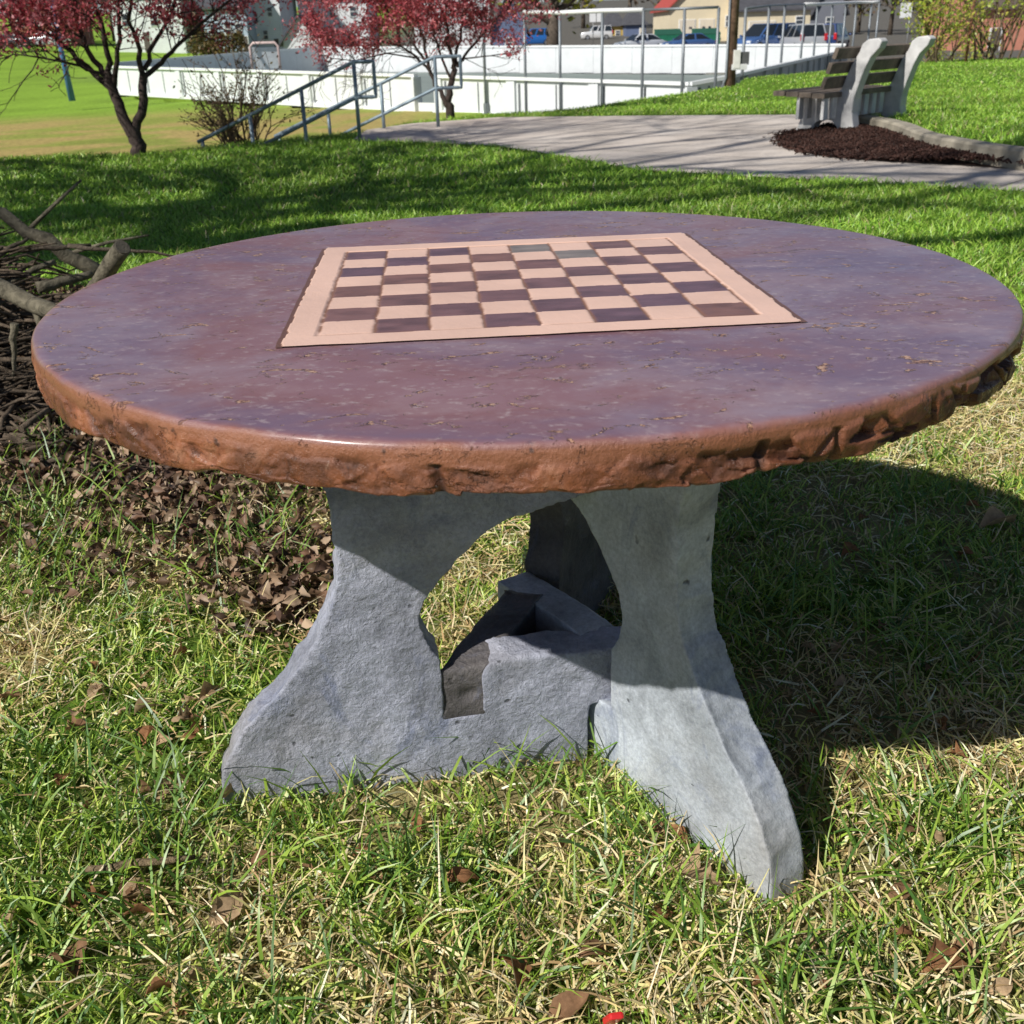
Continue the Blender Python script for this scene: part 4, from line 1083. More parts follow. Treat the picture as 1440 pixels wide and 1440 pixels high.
# ------------------------------------------------------------------ the rink
def build_rink():
    white = simple('rink_panel', (0.74, 0.76, 0.77), 0.5, 0, 0.06, 2)
    cap = simple('rink_cap', (0.85, 0.86, 0.86), 0.5, 0, 0.03, 2)
    shade = simple('rink_frame', (0.14, 0.15, 0.16), 0.6, 0, 0.1, 2)
    steel = simple('galvanised_pipe', (0.23, 0.25, 0.27), 0.5, 0.5, 0.15, 8)
    wht = simple('white_pipe', (0.8, 0.8, 0.8), 0.5, 0, 0.05, 8)
    def gp(u, v, Y): p = at_y(u, v, Y); return p
    nA, nB = gp(160, 132, 50.0), gp(700, 165, 33.5)
    dirn = (nB - nA)/np.linalg.norm(nB - nA)
    # gate gap between u 588 and 618
    def online(u):
        # point on plan line nA-nB seen at column u
        lo, hi = 0.0, 1.6
        P = lambda t: nA + (nB - nA)*t
        def col(p):
            d = p - CAM; z = d[1]*_c - d[2]*_s; y = d[1]*_s + d[2]*_c
            return 720 + F*(_cr*d[0]/z + _sr*y/z)
        for k in range(50):
            m = (lo + hi)/2
            if col(P(m)) < u: lo = m
            else: hi = m
        return P(lo)
    corner = online(968)
    HH = 1.12
    def wall(a, b, label, npan, h, outer=1, pm=None, name='rink_wall'):
        a = np.array(a, float); b = np.array(b, float)
        t = thing(name, label, 'rink boards', tuple(a))
        d = b - a; L = np.linalg.norm(d[:2]); u = d/L; nrm = np.array([u[1], -u[0], 0])*outer
        ang = math.atan2(u[1], u[0])
        sl = d[2]/L
        w = L/npan
        for k in range(npan):
            c = u*(w*(k + 0.5)); 
            MB().box((c[0], c[1], c[2] + h/2), (w - 0.03, 0.03, h), rz=ang).build('panel', pm or white, t)
            e = u*(w*k) + nrm*0.055
            MB().box((e[0], e[1], e[2] + h/2 - 0.02), (0.34, 0.10, h - 0.08), rz=ang).build('batten', pm or white, t)
            e = u*(w*k + 0.30) + nrm*0.02
            MB().box((e[0], e[1], e[2] + h/2 - 0.05), (0.09, 0.02, h - 0.14), rz=ang).build('seam', shade, t)
            e = u*(w*(k + 0.55)) + nrm*0.02
            MB().box((e[0], e[1], e[2] + h/2 - 0.05), (0.05, 0.014, h - 0.14), rz=ang).build('seam', shade, t)
        m = d/2
        MB().box((m[0] + nrm[0]*0.03, m[1] + nrm[1]*0.03, m[2] + h + 0.02), (L + 0.04, 0.17, 0.09), rz=ang, ry=-math.atan(sl)).build('cap_rail', cap, t)
        MB().box((m[0] + nrm[0]*0.05, m[1] + nrm[1]*0.05, m[2] + 0.05), (L, 0.07, 0.14), rz=ang, ry=-math.atan(sl)).build('kick_rail', cap, t)
        return t
    g0, g1 = online(588), online(620)
    wall(nA, g0, 'white near side rink boards left of the gate gap, seen behind the handrails', 7, HH)
    wall(g1, corner, 'white near side rink boards right of the gate gap, behind the path', 3, HH)
    s = thing('rink_gate', 'low white sill closing the gate gap in the rink boards', 'gate', tuple(g0))
    dd = g1 - g0
    MB().box(tuple(dd/2 + np.array([0.0, 0.0, 0.16])), (np.linalg.norm(dd), 0.06, 0.32), rz=math.atan2(dd[1], dd[0])).build('sill', white, s)
    MB().box((0, 0, 0.55), (0.10, 0.35, 1.10), rz=math.atan2(dd[1], dd[0])).build('gate_post', white, s)
    c2 = corner + np.array([1.0, 0.5, 0.1])
    farR = gp(1190, 96, 50.0); farR[2] = gp(1190, 108, 50.0)[2]
    wall(corner, c2, 'short angled corner of the rink boards near the utility pole', 1, HH)
    wall(c2, farR, 'right end rink boards with shaded outer side running away behind the fence', 9, HH, pm=simple('rink_shaded', (0.40, 0.41, 0.42), 0.6, 0, 0.1, 2))  # this wall's shade is painted in by greyer panels
    farL = gp(452, 101, 63.0)
    fr = gp(1185, 104, 51.0)
    wall(farL, fr, 'white far side rink boards in full sun beyond the rink floor', 14, gp(740, 69, 57)[2] - gp(740, 105, 57)[2] + 0.02, -1)
    lw = wall(nA + np.array([0.3, 0.4, 0]), farL, 'bluish shaded left end rink boards', 7, 1.25, -1)
    # a goal frame lying in the rink, left
    p = gp(375, 98, 52)
    gfr = thing('goal_frame', 'pale hockey goal frame inside the rink at the left end boards', 'goal', (p[0], p[1], p[2]))
    MB().tube([(-0.65, 0, 0), (-0.65, 0, 1.0), (-0.5, 0, 1.15), (0.5, 0, 1.15), (0.65, 0, 1.0), (0.65, 0, 0)], 0.06, 8).build('frame', simple('goal_paint', (0.6, 0.45, 0.42), 0.6), gfr)
    MB().box((0, 0.35, 0.5), (1.2, 0.03, 1.0), rx=0.4).build('net', simple('goal_net', (0.6, 0.63, 0.66), 0.9), gfr)
    # floor
    bm = bmesh.new()
    bm.faces.new([bm.verts.new(tuple(q + np.array([0, 0, 0.03]))) for q in (nA, corner, c2, farR, farL)])
    me = bpy.data.meshes.new('rink_floor'); bm.to_mesh(me); bm.free()
    tag(link('rink_floor', me, simple('rink_asphalt', (0.23, 0.27, 0.25), 0.9, 0, 0.12, 1)), kind='structure')
    # pipe fence over the near boards
    f = thing('pipe_fence', 'tall galvanised pipe fence posts with white top rail above the near rink boards', 'fence', tuple(online(737)))
    O = online(737)
    tops = []
    for (u, vt) in ((737, 17), (787, 18), (847, 15), (905, 14), (963, 12), (1011, 10)):
        b = online(min(u, 966)) + np.array([0.0, -0.12, 0]); 
        tp = at_y(u, vt, b[1]); b2_ = at_y(u, 140, b[1])
        MB().tube([(tp[0]-O[0], b[1]-O[1], b[2] - O[2] - 0.1), (tp[0]-O[0], b[1]-O[1], tp[2]-O[2])], 0.040, 8).build('post', steel, f)
        tops.append(np.array([tp[0], b[1], tp[2]]) - O)
    MB().tube([tuple(p) for p in tops[:4]], 0.06, 8).build('top_rail', wht, f)
    MB().tube([tuple(p) for p in tops[3:]], 0.035, 8).build('top_rail', steel, f)
    p = online(677) + np.array([0, -0.3, 0]); tp = at_y(677, -30, p[1])
    ps = thing('steel_post', 'single thin dark post standing before the rink boards right of the red tree', 'post', (tp[0], p[1], p[2] - 0.1))
    MB().tube([(0, 0, 0), (0, 0, tp[2] - p[2])], 0.045, 8).build('shaft', steel, ps)
    MB().cyl((0, 0, 0.25), 0.085, 0.5, 'z', 10).build('sleeve', steel, ps)
    # end fence on the right
    f2 = thing('pipe_fence', 'galvanised pipe fence along the right end of the rink, behind the bench', 'fence', tuple(c2)); O = c2
    posts = ((1049, 12), (1082, 8), (1104, 7), (1132, 6), (1150, 6), (1171, 5), (1190, 4), (1205, 3), (1226, 3), (1237, 2))
    tp_l = []
    for k, (u, vt) in enumerate(posts):
        fY = c2[1] + (farR[1] - c2[1])*(0.04 + 0.9*min(1.0, (u - 1049)/160.0))
        tp = at_y(u, vt, fY); zb = gz(tp[0], fY) - 0.1
        MB().tube([(tp[0]-O[0], fY-O[1], min(zb, c2[2]) - O[2]), (tp[0]-O[0], fY-O[1], tp[2]-O[2])], 0.042, 8).build('post', steel, f2)
        tp_l.append((tp[0]-O[0], fY-O[1], tp[2]-O[2]))
    MB().tube(tp_l[3:], 0.06, 8).build('top_rail', wht, f2)
    MB().tube(tp_l[:4], 0.03, 8).build('top_rail', steel, f2)
    # utility pole
    Yp = 26.0; b = at_y(1026, 124, Yp); tpx = at_y(1026, -420, Yp)
    up = thing('utility_pole', 'brown wooden utility pole with meter boxes behind the grassy bank', 'pole', (b[0], Yp, gz(b[0], Yp) - 0.1))
    wd = bark('pole_wood', (0.17, 0.105, 0.07), 6)
    MB().tube([(0, 0, 0), (0.0, 0, 4), (0.0, 0, 9.0)], [0.135, 0.12, 0.10], 14).build('shaft', wd, up)
    zz = lambda v: at_y(1035, v, Yp)[2] - (gz(b[0], Yp) - 0.1)
    MB().box((0.10, -0.16, (zz(70) + zz(96))/2), (0.16, 0.12, zz(70) - zz(96)), bev=0.01).build('meter_box', simple('meter_white', (0.75, 0.73, 0.68), 0.5), up)
    MB().box((0.30, -0.10, (zz(73) + zz(91))/2), (0.20, 0.14, zz(73) - zz(91)), bev=0.01).build('switch_box', simple('box_dark', (0.10, 0.10, 0.10), 0.5), up)
    MB().box((0.17, -0.16, (zz(90) + zz(98))/2), (0.36, 0.10, (zz(90) - zz(98))), bev=0.01).build('junction_box', simple('meter_grey', (0.7, 0.7, 0.68), 0.5), up)
    MB().tube([(-0.14, -0.1, 0.1), (-0.15, -0.1, 0.6), (-0.22, -0.1, 1.0), (-0.12, -0.1, 1.25), (-0.12, -0.1, 3.2)], 0.03, 8).build('conduit', steel, up)

# ------------------------------------------------------------------ cars
GLASS = None
def car_maker():
    global GLASS
    GLASS = simple('car_glass', (0.02, 0.025, 0.03), 0.08, 0, 0.05, 1, 0, 0.0, 0.8)
    tyre = simple('tyre_rubber', (0.02, 0.02, 0.02), 0.85); rim = simple('rim_metal', (0.5, 0.5, 0.52), 0.3, 0.7)
    head = simple('headlight_glass', (0.75, 0.77, 0.8), 0.15); tail = simple('taillight_red', (0.55, 0.02, 0.03), 0.25); blk = simple('black_trim', (0.03, 0.03, 0.03), 0.6)
    plate = simple('plate_white', (0.7, 0.7, 0.68), 0.5)
    def car(kind, label, paint, x, y, z, rz, spare=False):
        t = thing('parked_car', label, 'car', (x, y, z), rz)
        if kind == 'sedan': L, H, hw = 4.7, 1.45, 0.90; belt = [(-2.32, .78), (-1.75, .98), (-1.2, 1.0), (1.0, .98), (2.0, .82), (2.34, .62)]; gh = (-1.75, -0.95, 0.35, 1.15)
        elif kind == 'suv': L, H, hw = 4.4, 1.80, 0.92; belt = [(-2.15, 1.05), (-1.9, 1.1), (0.9, 1.1), (1.1, 1.08), (2.0, 1.0), (2.2, .8)]; gh = (-2.12, -1.95, 0.45, 0.98)
        else: L, H, hw = 4.95, 1.78, 0.98; belt = [(-2.42, 1.0), (-2.2, 1.06), (0.9, 1.04), (1.4, 1.0), (2.25, .82), (2.46, .6)]; gh = (-2.40, -2.15, 0.55, 1.6)
        mb = MB(); prev = None
        for (px, pz) in belt:
            w = hw*(1 - 0.10*abs(px/(L/2))**4)
            ring = [mb.bm.verts.new((px, a*w*k, q)) for a, k, q in ((-1, .92, .22), (-1, 1, .38), (-1, 1, pz - .16), (-1, .94, pz), (1, .94, pz), (1, 1, pz - .16), (1, 1, .38), (1, .92, .22))]
            if prev:
                for a in range(8): mb.bm.faces.new((prev[a], prev[(a+1) % 8], ring[(a+1) % 8], ring[a]))
            else: mb.bm.faces.new(ring)
            prev = ring
        mb.bm.faces.new(prev[::-1])
        zb = np.interp(0, [p[0] for p in belt], [p[1] for p in belt])
        x0, x1, x2, x3 = gh
        zbx = lambda q: np.interp(q, [p[0] for p in belt], [p[1] for p in belt]) - 0.02
        bw, tw = hw*0.93, hw*0.74
        lo = [(x0, zbx(x0)), (x3, zbx(x3))]
        B = [mb.bm.verts.new((lo[0][0], -bw, lo[0][1])), mb.bm.verts.new((lo[1][0], -bw, lo[1][1])), mb.bm.verts.new((lo[1][0], bw, lo[1][1])), mb.bm.verts.new((lo[0][0], bw, lo[0][1]))]
        Tp = [mb.bm.verts.new((x1, -tw, H)), mb.bm.verts.new((x2, -tw, H)), mb.bm.verts.new((x2, tw, H)), mb.bm.verts.new((x1, tw, H))]
        mb.bm.faces.new(Tp)
        for a in range(4): mb.bm.faces.new((B[a], B[(a+1) % 4], Tp[(a+1) % 4], Tp[a]))
        o = mb.build('body', paint, t)
        bv = o.modifiers.new('b', 'BEVEL'); bv.width = 0.05; bv.segments = 3; bv.limit_method = 'ANGLE'; bv.angle_limit = R(25)
        for p in o.data.polygons: p.use_smooth = True
        def pane(name, c4, inset=0.09, off=0.02):
            c4 = [Vector(c) for c in c4]; cen = sum(c4, Vector())/4; nn = (c4[1] - c4[0]).cross(c4[3] - c4[0]).normalized()
            if nn.dot(cen - Vector((0, 0, H*0.6))) < 0: nn = -nn
            q = []
            for c in c4:
                dv = cen - c; q.append(c + dv.normalized()*min(dv.length*0.4, inset*1.4) + nn*off)
            MB().quad(*q).build(name, GLASS, t)
        zl0, zl1 = lo[0][1], lo[1][1]
        pane('windshield', [(x3, -bw, zl1), (x3, bw, zl1), (x2, tw, H), (x2, -tw, H)], 0.08)
        pane('rear_window', [(x0, bw, zl0), (x0, -bw, zl0), (x1, -tw, H), (x1, tw, H)], 0.10)
        mids = [0.0, 0.5, 1.0] if kind == 'sedan' else [0.0, 0.36, 0.68, 1.0]
        for s in (-1, 1):
            for a, b in zip(mids, mids[1:]):
                lx = lambda f: x0 + (x3 - x0)*f; tx = lambda f: x1 + (x2 - x1)*f; lz = lambda f: zl0 + (zl1 - zl0)*f
                pane('side_window', [(lx(a), s*bw, lz(a)), (lx(b), s*bw, lz(b)), (tx(b), s*tw, H), (tx(a), s*tw, H)], 0.07)
            for wx in (L*0.5 - 0.88, -L*0.5 + 0.92):
                w_ = MB().cyl((wx, s*(hw - 0.10), 0.33), 0.33, 0.22, 'y', 22).build('wheel', tyre, t)
                MB().cyl((wx, s*(hw + 0.015), 0.33), 0.21, 0.02, 'y', 18).build('rim', rim, w_)
            MB().box((L/2 - 0.14, s*hw*0.68, 0.66), (0.22, 0.36, 0.16), bev=0.03).build('headlight', head, t)
            th_ = 0.42 if kind != 'sedan' else 0.18
            MB().box((-L/2 + 0.06, s*hw*0.82, 0.98 if kind != 'sedan' else 0.74), (0.14, 0.20 if kind != 'sedan' else 0.4, th_), bev=0.03).build('taillight', tail, t)
            MB().box((x3 - 0.25, s*(hw + 0.09), zl1 + 0.10), (0.12, 0.18, 0.13), bev=0.03).build('mirror', paint, t)
        MB().box((L/2 - 0.03, 0, 0.40), (0.12, hw*1.2, 0.2), bev=0.03).build('grille', blk, t)
        MB().box((-L/2 + 0.0, 0, 0.62), (0.05, 0.34, 0.13)).build('licence_plate', plate, t)
        if spare: MB().cyl((-L/2 - 0.08, 0.1, 0.98), 0.36, 0.22, 'x', 22).build('spare_wheel', tyre, t)
        return t
    return car

def build_cars():
    car = car_maker()
    P = lambda n, c: simple('paint_' + n, c, 0.25, 0.2, 0.04, 1, 0, 0.5)
    white, silver, blue, dblue, grey, bright, black = P('white', (0.8, 0.8, 0.8)), P('silver', (0.7, 0.72, 0.76)), P('blue', (0.07, 0.15, 0.36)), P('dark_blue', (0.03, 0.06, 0.18)), P('grey', (0.52, 0.53, 0.55)), P('bright_blue', (0.03, 0.16, 0.5)), P('black', (0.03, 0.03, 0.035))
    def place(u, vroof, H, dist, kind, label, paint, rz, **k):
        p = at_y(u, vroof, dist); return car(kind, label, paint, p[0], dist, p[2] - H, rz, **k)
    place(839, 36, 1.8, 158, 'suv', 'white off road car with spare wheel on its back, beyond the rink', white, R(180), spare=True)
    place(900, 48, 1.45, 98, 'sedan', 'silver white sedan behind the far rink wall in front of the green dumpsters', silver, R(200))
    place(968, 47, 1.45, 97, 'sedan', 'dark blue sedan right of the silver one behind the far rink wall', blue, R(196))
    place(1078, 33, 1.78, 78, 'van', 'blue minivan facing left with its front towards the camera', blue, R(215))
    place(1128, 34, 1.78, 76, 'van', 'silver grey minivan seen from behind with red tail lights', grey, R(95))
    place(1170, 33, 1.78, 80, 'van', 'dark blue van right of the grey minivan behind the fence posts', dblue, R(62))
    place(752, 40, 1.8, 128, 'suv', 'bright blue car parked behind the thick tree trunk', bright, R(180))
    place(12, 47, 1.5, 118, 'sedan', 'black car at the far left edge beyond the green field', black, R(170))
    place(62, 44, 1.5, 120, 'sedan', 'pale silver car beyond the field behind the red tree', silver, R(175))
    green = simple('dumpster_green', (0.015, 0.16, 0.09), 0.5, 0, 0.15, 2); blk = simple('dumpster_lid', (0.02, 0.10, 0.06), 0.6)
    for (u, v, w, lab) in ((940, 41, 2.3, 'green dumpster behind the silver sedan'), (993, 40, 2.3, 'green dumpster behind the dark blue sedan, nearer the pole')):
        Y = 108; p = at_y(u, v, Y); t = thing('dumpster', lab, 'dumpster', (p[0], Y, p[2] - 1.75))
        MB().prism([(-0.9, 0.15), (0.9, 0.15), (0.95, 1.7), (-0.95, 1.25)], w*1.05, 'x').build('bin', green, t)
        MB().prism([(-0.97, 1.262), (0.97, 1.722), (0.97, 1.77), (-0.97, 1.31)], w*1.08, 'x').build('lid', blk, t)
        for s in (-1, 1): MB().box((s*w*0.56, 0, 0.8), (0.1, 1.2, 0.2)).build('lift_pocket', green, t)

# ------------------------------------------------------------------ buildings
def build_houses():
    frame = simple('trim_white', (0.75, 0.75, 0.74), 0.6); glass = simple('house_glass', (0.05, 0.06, 0.08), 0.1, 0, 0.2, 1)
    dark = simple('door_dark', (0.10, 0.08, 0.07), 0.6); doorw = simple('garage_door', (0.70, 0.62, 0.50), 0.6, 0, 0.08, 1)
    def siding(name, col):
        m, nt, out = _nt(name)
        tc = N(nt, 'ShaderNodeTexCoord').outputs['Object']
        w = N(nt, 'ShaderNodeTexWave', wave_type='BANDS', bands_direction='Z', wave_profile='SAW'); w.inputs['Scale'].default_value = 1.6
        nt.links.new(tc, w.inputs['Vector'])
        c = mixc(nt, 1.0, ramp(nt, w.outputs['Fac'], [(0.0, (0.72, 0.72, 0.74)), (0.2, (1, 1, 1))]), col, 'MULTIPLY')
        c = mixc(nt, 1.0, c, ramp(nt, noise(nt, tc, 0.6, 4), [(0.3, (0.88, 0.88, 0.88)), (0.7, (1.05, 1.05, 1.05))]), 'MULTIPLY')
        bsdf(nt, out, c, 0.7); return m
    def house(name, label, u0, u1, veave, vbase, Y, depth, wallm, roofm, roof='gable_y', rh=3.0, wins=(), doors=(), rz=0.0, chim=False, cat='house'):
        """front wall spans pixel columns u0..u1 at distance Y; wins/doors in fractions of the front (cx, cz, w, h)"""
        a = at_y(u0, vbase, Y); b = at_y(u1, vbase, Y); e = at_y((u0+u1)/2, veave, Y); m = at_y((u0+u1)/2, vbase, Y)
        w = b[0] - a[0]; h = e[2] - m[2]
        zb = gz(m[0], Y + depth/2); h += max(0, m[2] - zb); z0 = min(m[2], zb)
        t = thing(name, label, cat, (m[0], Y, z0), rz)
        hh = e[2] - z0
        mb = MB().box((0, depth/2, hh/2 - 0.5), (w, depth, hh + 1.0))
        if roof == 'gable_x':  # gable faces the camera
            mb.prism([(-w/2, hh - 0.001), (w/2, hh - 0.001), (0, hh + rh - 0.05)], depth, 'y', depth/2)
        elif roof == 'gable_y':
            mb.prism([(0.0, hh - 0.001), (depth, hh - 0.001), (depth/2, hh + rh - 0.05)], w, 'x', 0)
        mb.build('wall', wallm, t)
        ov = 0.4
        if roof == 'gable_x':
            rb = MB()
            for s in (-1, 1):
                rb.prism([(s*(w/2 + ov), hh - rh*ov/(w/2)), (0, hh + rh), (0, hh + rh + 0.2), (s*(w/2 + ov), hh - rh*ov/(w/2) + 0.2)], depth + 2*ov, 'y', depth/2)
            r_ = rb.build('roof', roofm, t)
        elif roof == 'gable_y':
            rb = MB()
            for s in (0, 1):
                e0 = -ov if s == 0 else depth + ov
                rb.prism([(e0, hh - rh*ov/(depth/2)), (depth/2, hh + rh), (depth/2, hh + rh + 0.2), (e0, hh - rh*ov/(depth/2) + 0.2)], w + 2*ov, 'x', 0)
            r_ = rb.build('roof', roofm, t)
        else:
            rb = MB(); W2, D2 = w/2 + ov, depth/2 + ov; k = max(0.2, W2 - D2)
            lo = [rb.bm.verts.new((sx*W2, depth/2 + sy*D2, hh)) for sx, sy in ((-1, -1), (1, -1), (1, 1), (-1, 1))]
            p, q = rb.bm.verts.new((-k, depth/2, hh + rh)), rb.bm.verts.new((k, depth/2, hh + rh))
            rb.bm.faces.new(lo[::-1]); rb.bm.faces.new((lo[0], lo[1], q, p)); rb.bm.faces.new((lo[2], lo[3], p, q)); rb.bm.faces.new((lo[1], lo[2], q)); rb.bm.faces.new((lo[3], lo[0], p))
            r_ = rb.build('roof', roofm, t)
        if chim: MB().box((w*0.2, depth/2, hh + rh + 0.3), (0.8, 0.8, 2.0)).build('chimney', simple('chimney_brick', (0.3, 0.12, 0.08), 0.9), r_)
        for (cx, cz, ww, wh) in wins:
            f = MB().box((cx*w, -0.03, cz*hh), (ww*w + 0.2, 0.10, wh*hh + 0.2)).build('window', frame, t)
            MB().box((cx*w, -0.10, cz*hh), (ww*w, 0.04, wh*hh)).build('pane', glass, f)
            MB().box((cx*w, -0.135, cz*hh), (ww*w, 0.03, 0.07)).build('sash_bar', frame, f)
        for (cx, ww, wh, gar) in doors:
            f = MB().box((cx*w, -0.02, wh*hh/2), (ww*w + 0.24, 0.08, wh*hh + 0.12)).build('door_frame', frame, t)
            d = MB().box((cx*w, -0.075, wh*hh/2), (ww*w, 0.05, wh*hh)).build('door', doorw if gar else dark, t)
            if gar:
                for s in (-0.22, 0.22): MB().box((cx*w + s*ww*w, -0.115, wh*hh*0.62), (ww*w*0.2, 0.03, wh*hh*0.09)).build('door_window', glass, d)
        return t
    slate = simple('roof_slate', (0.075, 0.075, 0.085), 0.8, 0, 0.25, 2, 0.3); red = simple('roof_red', (0.42, 0.07, 0.055), 0.75, 0, 0.15, 2, 0.2); brown = simple('roof_brown', (0.12, 0.09, 0.075), 0.8, 0, 0.2, 2)
    white = siding('siding_white', (0.78, 0.79, 0.80)); bluew = siding('siding_blue', (0.42, 0.50, 0.60)); blu = siding('siding_slate_blue', (0.14, 0.18, 0.30)); grey = siding('siding_grey', (0.20, 0.21, 0.25)); yel = siding('siding_yellow', (0.62, 0.42, 0.10))
    cream = simple('wall_cream', (0.72, 0.62, 0.44), 0.8, 0, 0.06, 1); salmon = simple('wall_salmon', (0.55, 0.23, 0.16), 0.85, 0, 0.12, 3); brick = simple('wall_brick', (0.36, 0.14, 0.09), 0.9, 0, 0.2, 4)
    house('garage_building', 'cream garage building with red roof and two panelled doors left of the utility pole', 941, 1032, 9, 52, 132, 14, cream, red, 'gable_x', 3.4, ((0.40, 0.55, 0.07, 0.3),), ((-0.23, 0.23, 0.62, True), (0.07, 0.21, 0.62, True)), cat='building')
    house('garage_building', 'cream building with dark roof and wide garage door behind the minivans', 1034, 1137, 13, 56, 128, 12, cream, slate, 'gable_y', 3.0, ((0.36, 0.62, 0.1, 0.22),), ((-0.15, 0.34, 0.62, True),), cat='building')
    house('grey_house', 'dark grey gabled house right of the cream garages', 1142, 1186, 12, 58, 140, 9, grey, slate, 'gable_x', 4.0, ((0.0, 0.6, 0.2, 0.25),))
    house('yellow_garage', 'small yellow garage with grey hipped roof beyond the white car', 851, 878, 37, 56, 170, 7, yel, slate, 'hip', 2.6, ((0.15, 0.5, 0.2, 0.3),), cat='garage')
    house('blue_garage', 'dark blue garage with grey hipped roof and pale door right of the yellow one', 880, 908, 35, 58, 166, 8, blu, slate, 'hip', 2.4, (), ((0.3, 0.2, 0.8, True),), cat='garage')
    house('white_house', 'white house with blue shaded siding and dark porch roof at upper left', 292, 352, 8, 74, 112, 10, bluew, slate, 'gable_y', 3.2, ((-0.3, 0.55, 0.10, 0.2), (0.05, 0.55, 0.12, 0.2), (0.3, 0.55, 0.10, 0.2), (-0.2, 0.85, 0.1, 0.16), (0.25, 0.85, 0.1, 0.16)), ((0.42, 0.09, 0.4, False),))
    house('white_house', 'tall white house with brown corner strip right of the blue shaded one', 354, 400, -22, 76, 116, 10, white, brown, 'gable_x', 4.0, ((0.0, 0.3, 0.12, 0.12), (-0.25, 0.55, 0.12, 0.12), (0.2, 0.62, 0.12, 0.12)), ((0.3, 0.14, 0.24, False),))
    house('white_garage', 'low white garage with steep front gable between the white houses', 400, 448, 57, 76, 106, 8, white, slate, 'gable_x', 2.0, ((0.0, 0.5, 0.1, 0.3),), cat='garage')
    house('white_house', 'white and blue house partly behind the pink tree at top', 425, 520, -6, 72, 124, 11, white, slate, 'gable_y', 3.5, ((-0.3, 0.72, 0.08, 0.16), (0.0, 0.72, 0.08, 0.16), (0.3, 0.72, 0.08, 0.16), (-0.15, 0.35, 0.1, 0.2)), ((0.25, 0.08, 0.35, False),))
    house('white_house', 'white gabled house seen through the pink leaves', 585, 690, 6, 72, 118, 10, white, slate, 'gable_x', 4.5, ((-0.25, 0.6, 0.1, 0.2), (0.2, 0.6, 0.1, 0.2)), ((0.0, 0.1, 0.4, False),))
    house('blue_house', 'slate blue house with dark gable roof right of the pink tree', 692, 741, 40, 74, 104, 9, blu, slate, 'gable_x', 2.9, ((0.0, 0.5, 0.2, 0.3),))
    house('brick_building', 'orange brick building behind the red tree at far left', 20, 92, 5, 62, 135, 10, brick, brown, 'gable_y', 3.0, ((-0.3, 0.6, 0.1, 0.25), (0.0, 0.6, 0.1, 0.25), (0.3, 0.6, 0.1, 0.25)), (), cat='building')
    house('white_house', 'white house behind the crown of the dark red tree', 165, 262, -10, 70, 122, 10, white, brown, 'gable_y', 3.0, ((-0.3, 0.55, 0.1, 0.2), (0.1, 0.55, 0.1, 0.2), (0.35, 0.8, 0.1, 0.15)), ((-0.05, 0.08, 0.34, False),))
    house('salmon_building', 'salmon coloured building behind the shrubs at upper right', 1372, 1500, 8, 62, 75, 10, salmon, brown, 'gable_y', 2.5, (), ((-0.30, 0.1, 0.5, False),), cat='building')
    # hedge
    a = at_y(270, 78, 100); b = at_y(345, 78, 98)
    pts = [tuple((a + (b - a)*rng.uniform(0, 1) + np.array([0, rng.normal(0, .5), rng.uniform(0, 1.7)])) - a) for k in range(260)]
    h = thing('hedge', 'brown green clipped hedge before the white houses at upper left', 'hedge', tuple(a))
    V, Q, C = leaf_cloud(pts, 10, 0.14, 0.2, [(0.14, 0.10, 0.035), (0.20, 0.13, 0.05), (0.10, 0.10, 0.03)], 4, 0.9)
    link('foliage', npmesh('foliage', V, [Q], C), leafy('hedge_leaf', 0.25, 0.03), h)
    mb = MB()
    for k in range(16):
        p = (b - a)*(k + 0.5)/16
        mb.tube([(p[0], 0, -0.3), (p[0] + 0.05, 0.05, 1.2)], 0.05, 6)
    mb.build('stems', bark('hedge_bark', (0.1, 0.08, 0.06), 6), h)
    # street furniture
    steel = simple('sign_steel', (0.3, 0.3, 0.3), 0.5, 0.5); sw = simple('sign_white', (0.82, 0.82, 0.82), 0.5, 0, 0.03); rust = simple('rusty_steel', (0.22, 0.09, 0.05), 0.8, 0, 0.3, 8); bl = simple('pole_blue', (0.06, 0.16, 0.36), 0.5, 0, 0.1, 4)
    for (us, v0, v1, vb, Y, ww, lab) in (((1275,), 4, 25, 62, 60, 0.62, 'white square sign on a thin post left of the budding shrubs'), ((834, 843), 15, 31, 60, 112, 0.7, 'pair of white rectangular signs on a post behind the pipe fence')):
        p = at_y(us[0], vb, Y); top = at_y(us[0], v0, Y); bot = at_y(us[0], v1, Y)
        z0 = gz(p[0], Y) - 0.1
        t = thing('road_sign', lab, 'sign', (p[0], Y, z0))
        MB().tube([(0, 0, 0), (0, 0, top[2] - z0)], 0.04, 8).build('post', steel, t)
        for u_ in us:
            q = at_y(u_, v0, Y)
            MB().box((q[0] - p[0], -0.06, (top[2] + bot[2])/2 - z0), (ww, 0.02, top[2] - bot[2]), bev=0.005).build('sign_plate', sw, t)
    a = at_y(1358, 86, 26.5); b = at_y(1372, -10, 26.5)
    t = MB().tube([(0, 0, -0.1), tuple(b - a)], 0.035, 8).build('rusty_post', rust); t.location = tuple(a); tag(t, 'thin leaning rusty post between the budding shrubs', 'post')
    a = at_y(101, 138, 42); b = at_y(86, 70, 42); c = at_y(72, -5, 42)
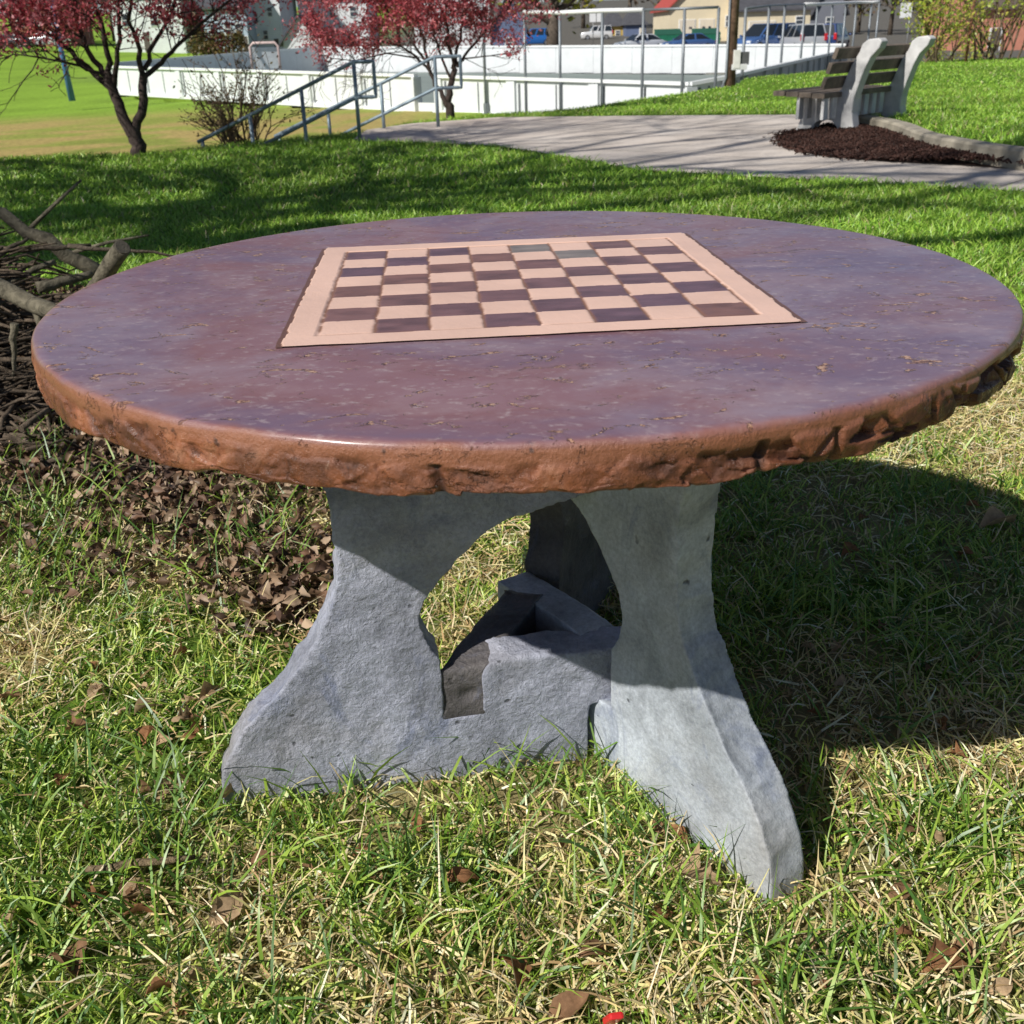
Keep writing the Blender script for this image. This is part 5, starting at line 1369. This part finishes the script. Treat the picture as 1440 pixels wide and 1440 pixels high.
    t = MB().tube([(0, 0, -0.1), tuple(b - a), tuple(c - a)], [0.13, 0.09, 0.07], 10).build('blue_pole', bl); t.location = tuple(a); tag(t, 'slanting blue pole standing on the left field', 'pole')

# ------------------------------------------------------------------ light and camera
def build_light():
    S = Vector((-0.63, -0.55, 0.715)).normalized()
    el = math.asin(S.z); az = math.atan2(S.x, S.y)
    w = bpy.data.worlds.new('World'); SC.world = w; w.use_nodes = True
    nt = w.node_tree; bg = nt.nodes['Background']
    sky = nt.nodes.new('ShaderNodeTexSky'); sky.sky_type = 'NISHITA'; sky.sun_disc = False
    sky.sun_elevation = el; sky.sun_rotation = az; sky.air_density = 0.7; sky.dust_density = 0.3; sky.ozone_density = 1.2
    nt.links.new(sky.outputs[0], bg.inputs['Color']); bg.inputs['Strength'].default_value = 0.065
    L = bpy.data.lights.new('sun', 'SUN'); L.energy = 5.0; L.angle = R(0.53); L.color = (1.0, 0.965, 0.90)
    o = bpy.data.objects.new('sun', L); COL.objects.link(o); o.rotation_euler = S.to_track_quat('Z', 'Y').to_euler(); o.location = (-6, -5, 8)

def build_camera():
    c = bpy.data.cameras.new('camera'); o = bpy.data.objects.new('camera', c); COL.objects.link(o)
    c.sensor_width = 36; c.sensor_fit = 'HORIZONTAL'; c.lens = 36*F/1440; c.clip_end = 3000; c.clip_start = 0.05
    X = Vector((1, 0, 0)); U = Vector((0, _s, _c)); Fw = Vector((0, _c, -_s))
    right = X*_cr + U*_sr; up = -X*_sr + U*_cr
    M = Matrix((right, up, -Fw)).transposed().to_4x4(); M.translation = Vector(CAM)
    o.matrix_world = M
    c.dof.use_dof = True; c.dof.focus_distance = 1.45; c.dof.aperture_fstop = 14
    SC.camera = o

build_ground(); build_path(); build_grass(); build_leaves(); build_table(); build_brush(); build_bench()
build_trees(); build_steps(); build_rink(); build_cars(); build_houses(); build_light(); build_camera()
SC.view_settings.view_transform = 'Standard'; SC.view_settings.look = 'None'; SC.view_settings.exposure = 0
SC.render.engine = 'CYCLES'
SC.cycles.max_bounces = 6; SC.cycles.transparent_max_bounces = 4
SC.cycles.use_denoising = True
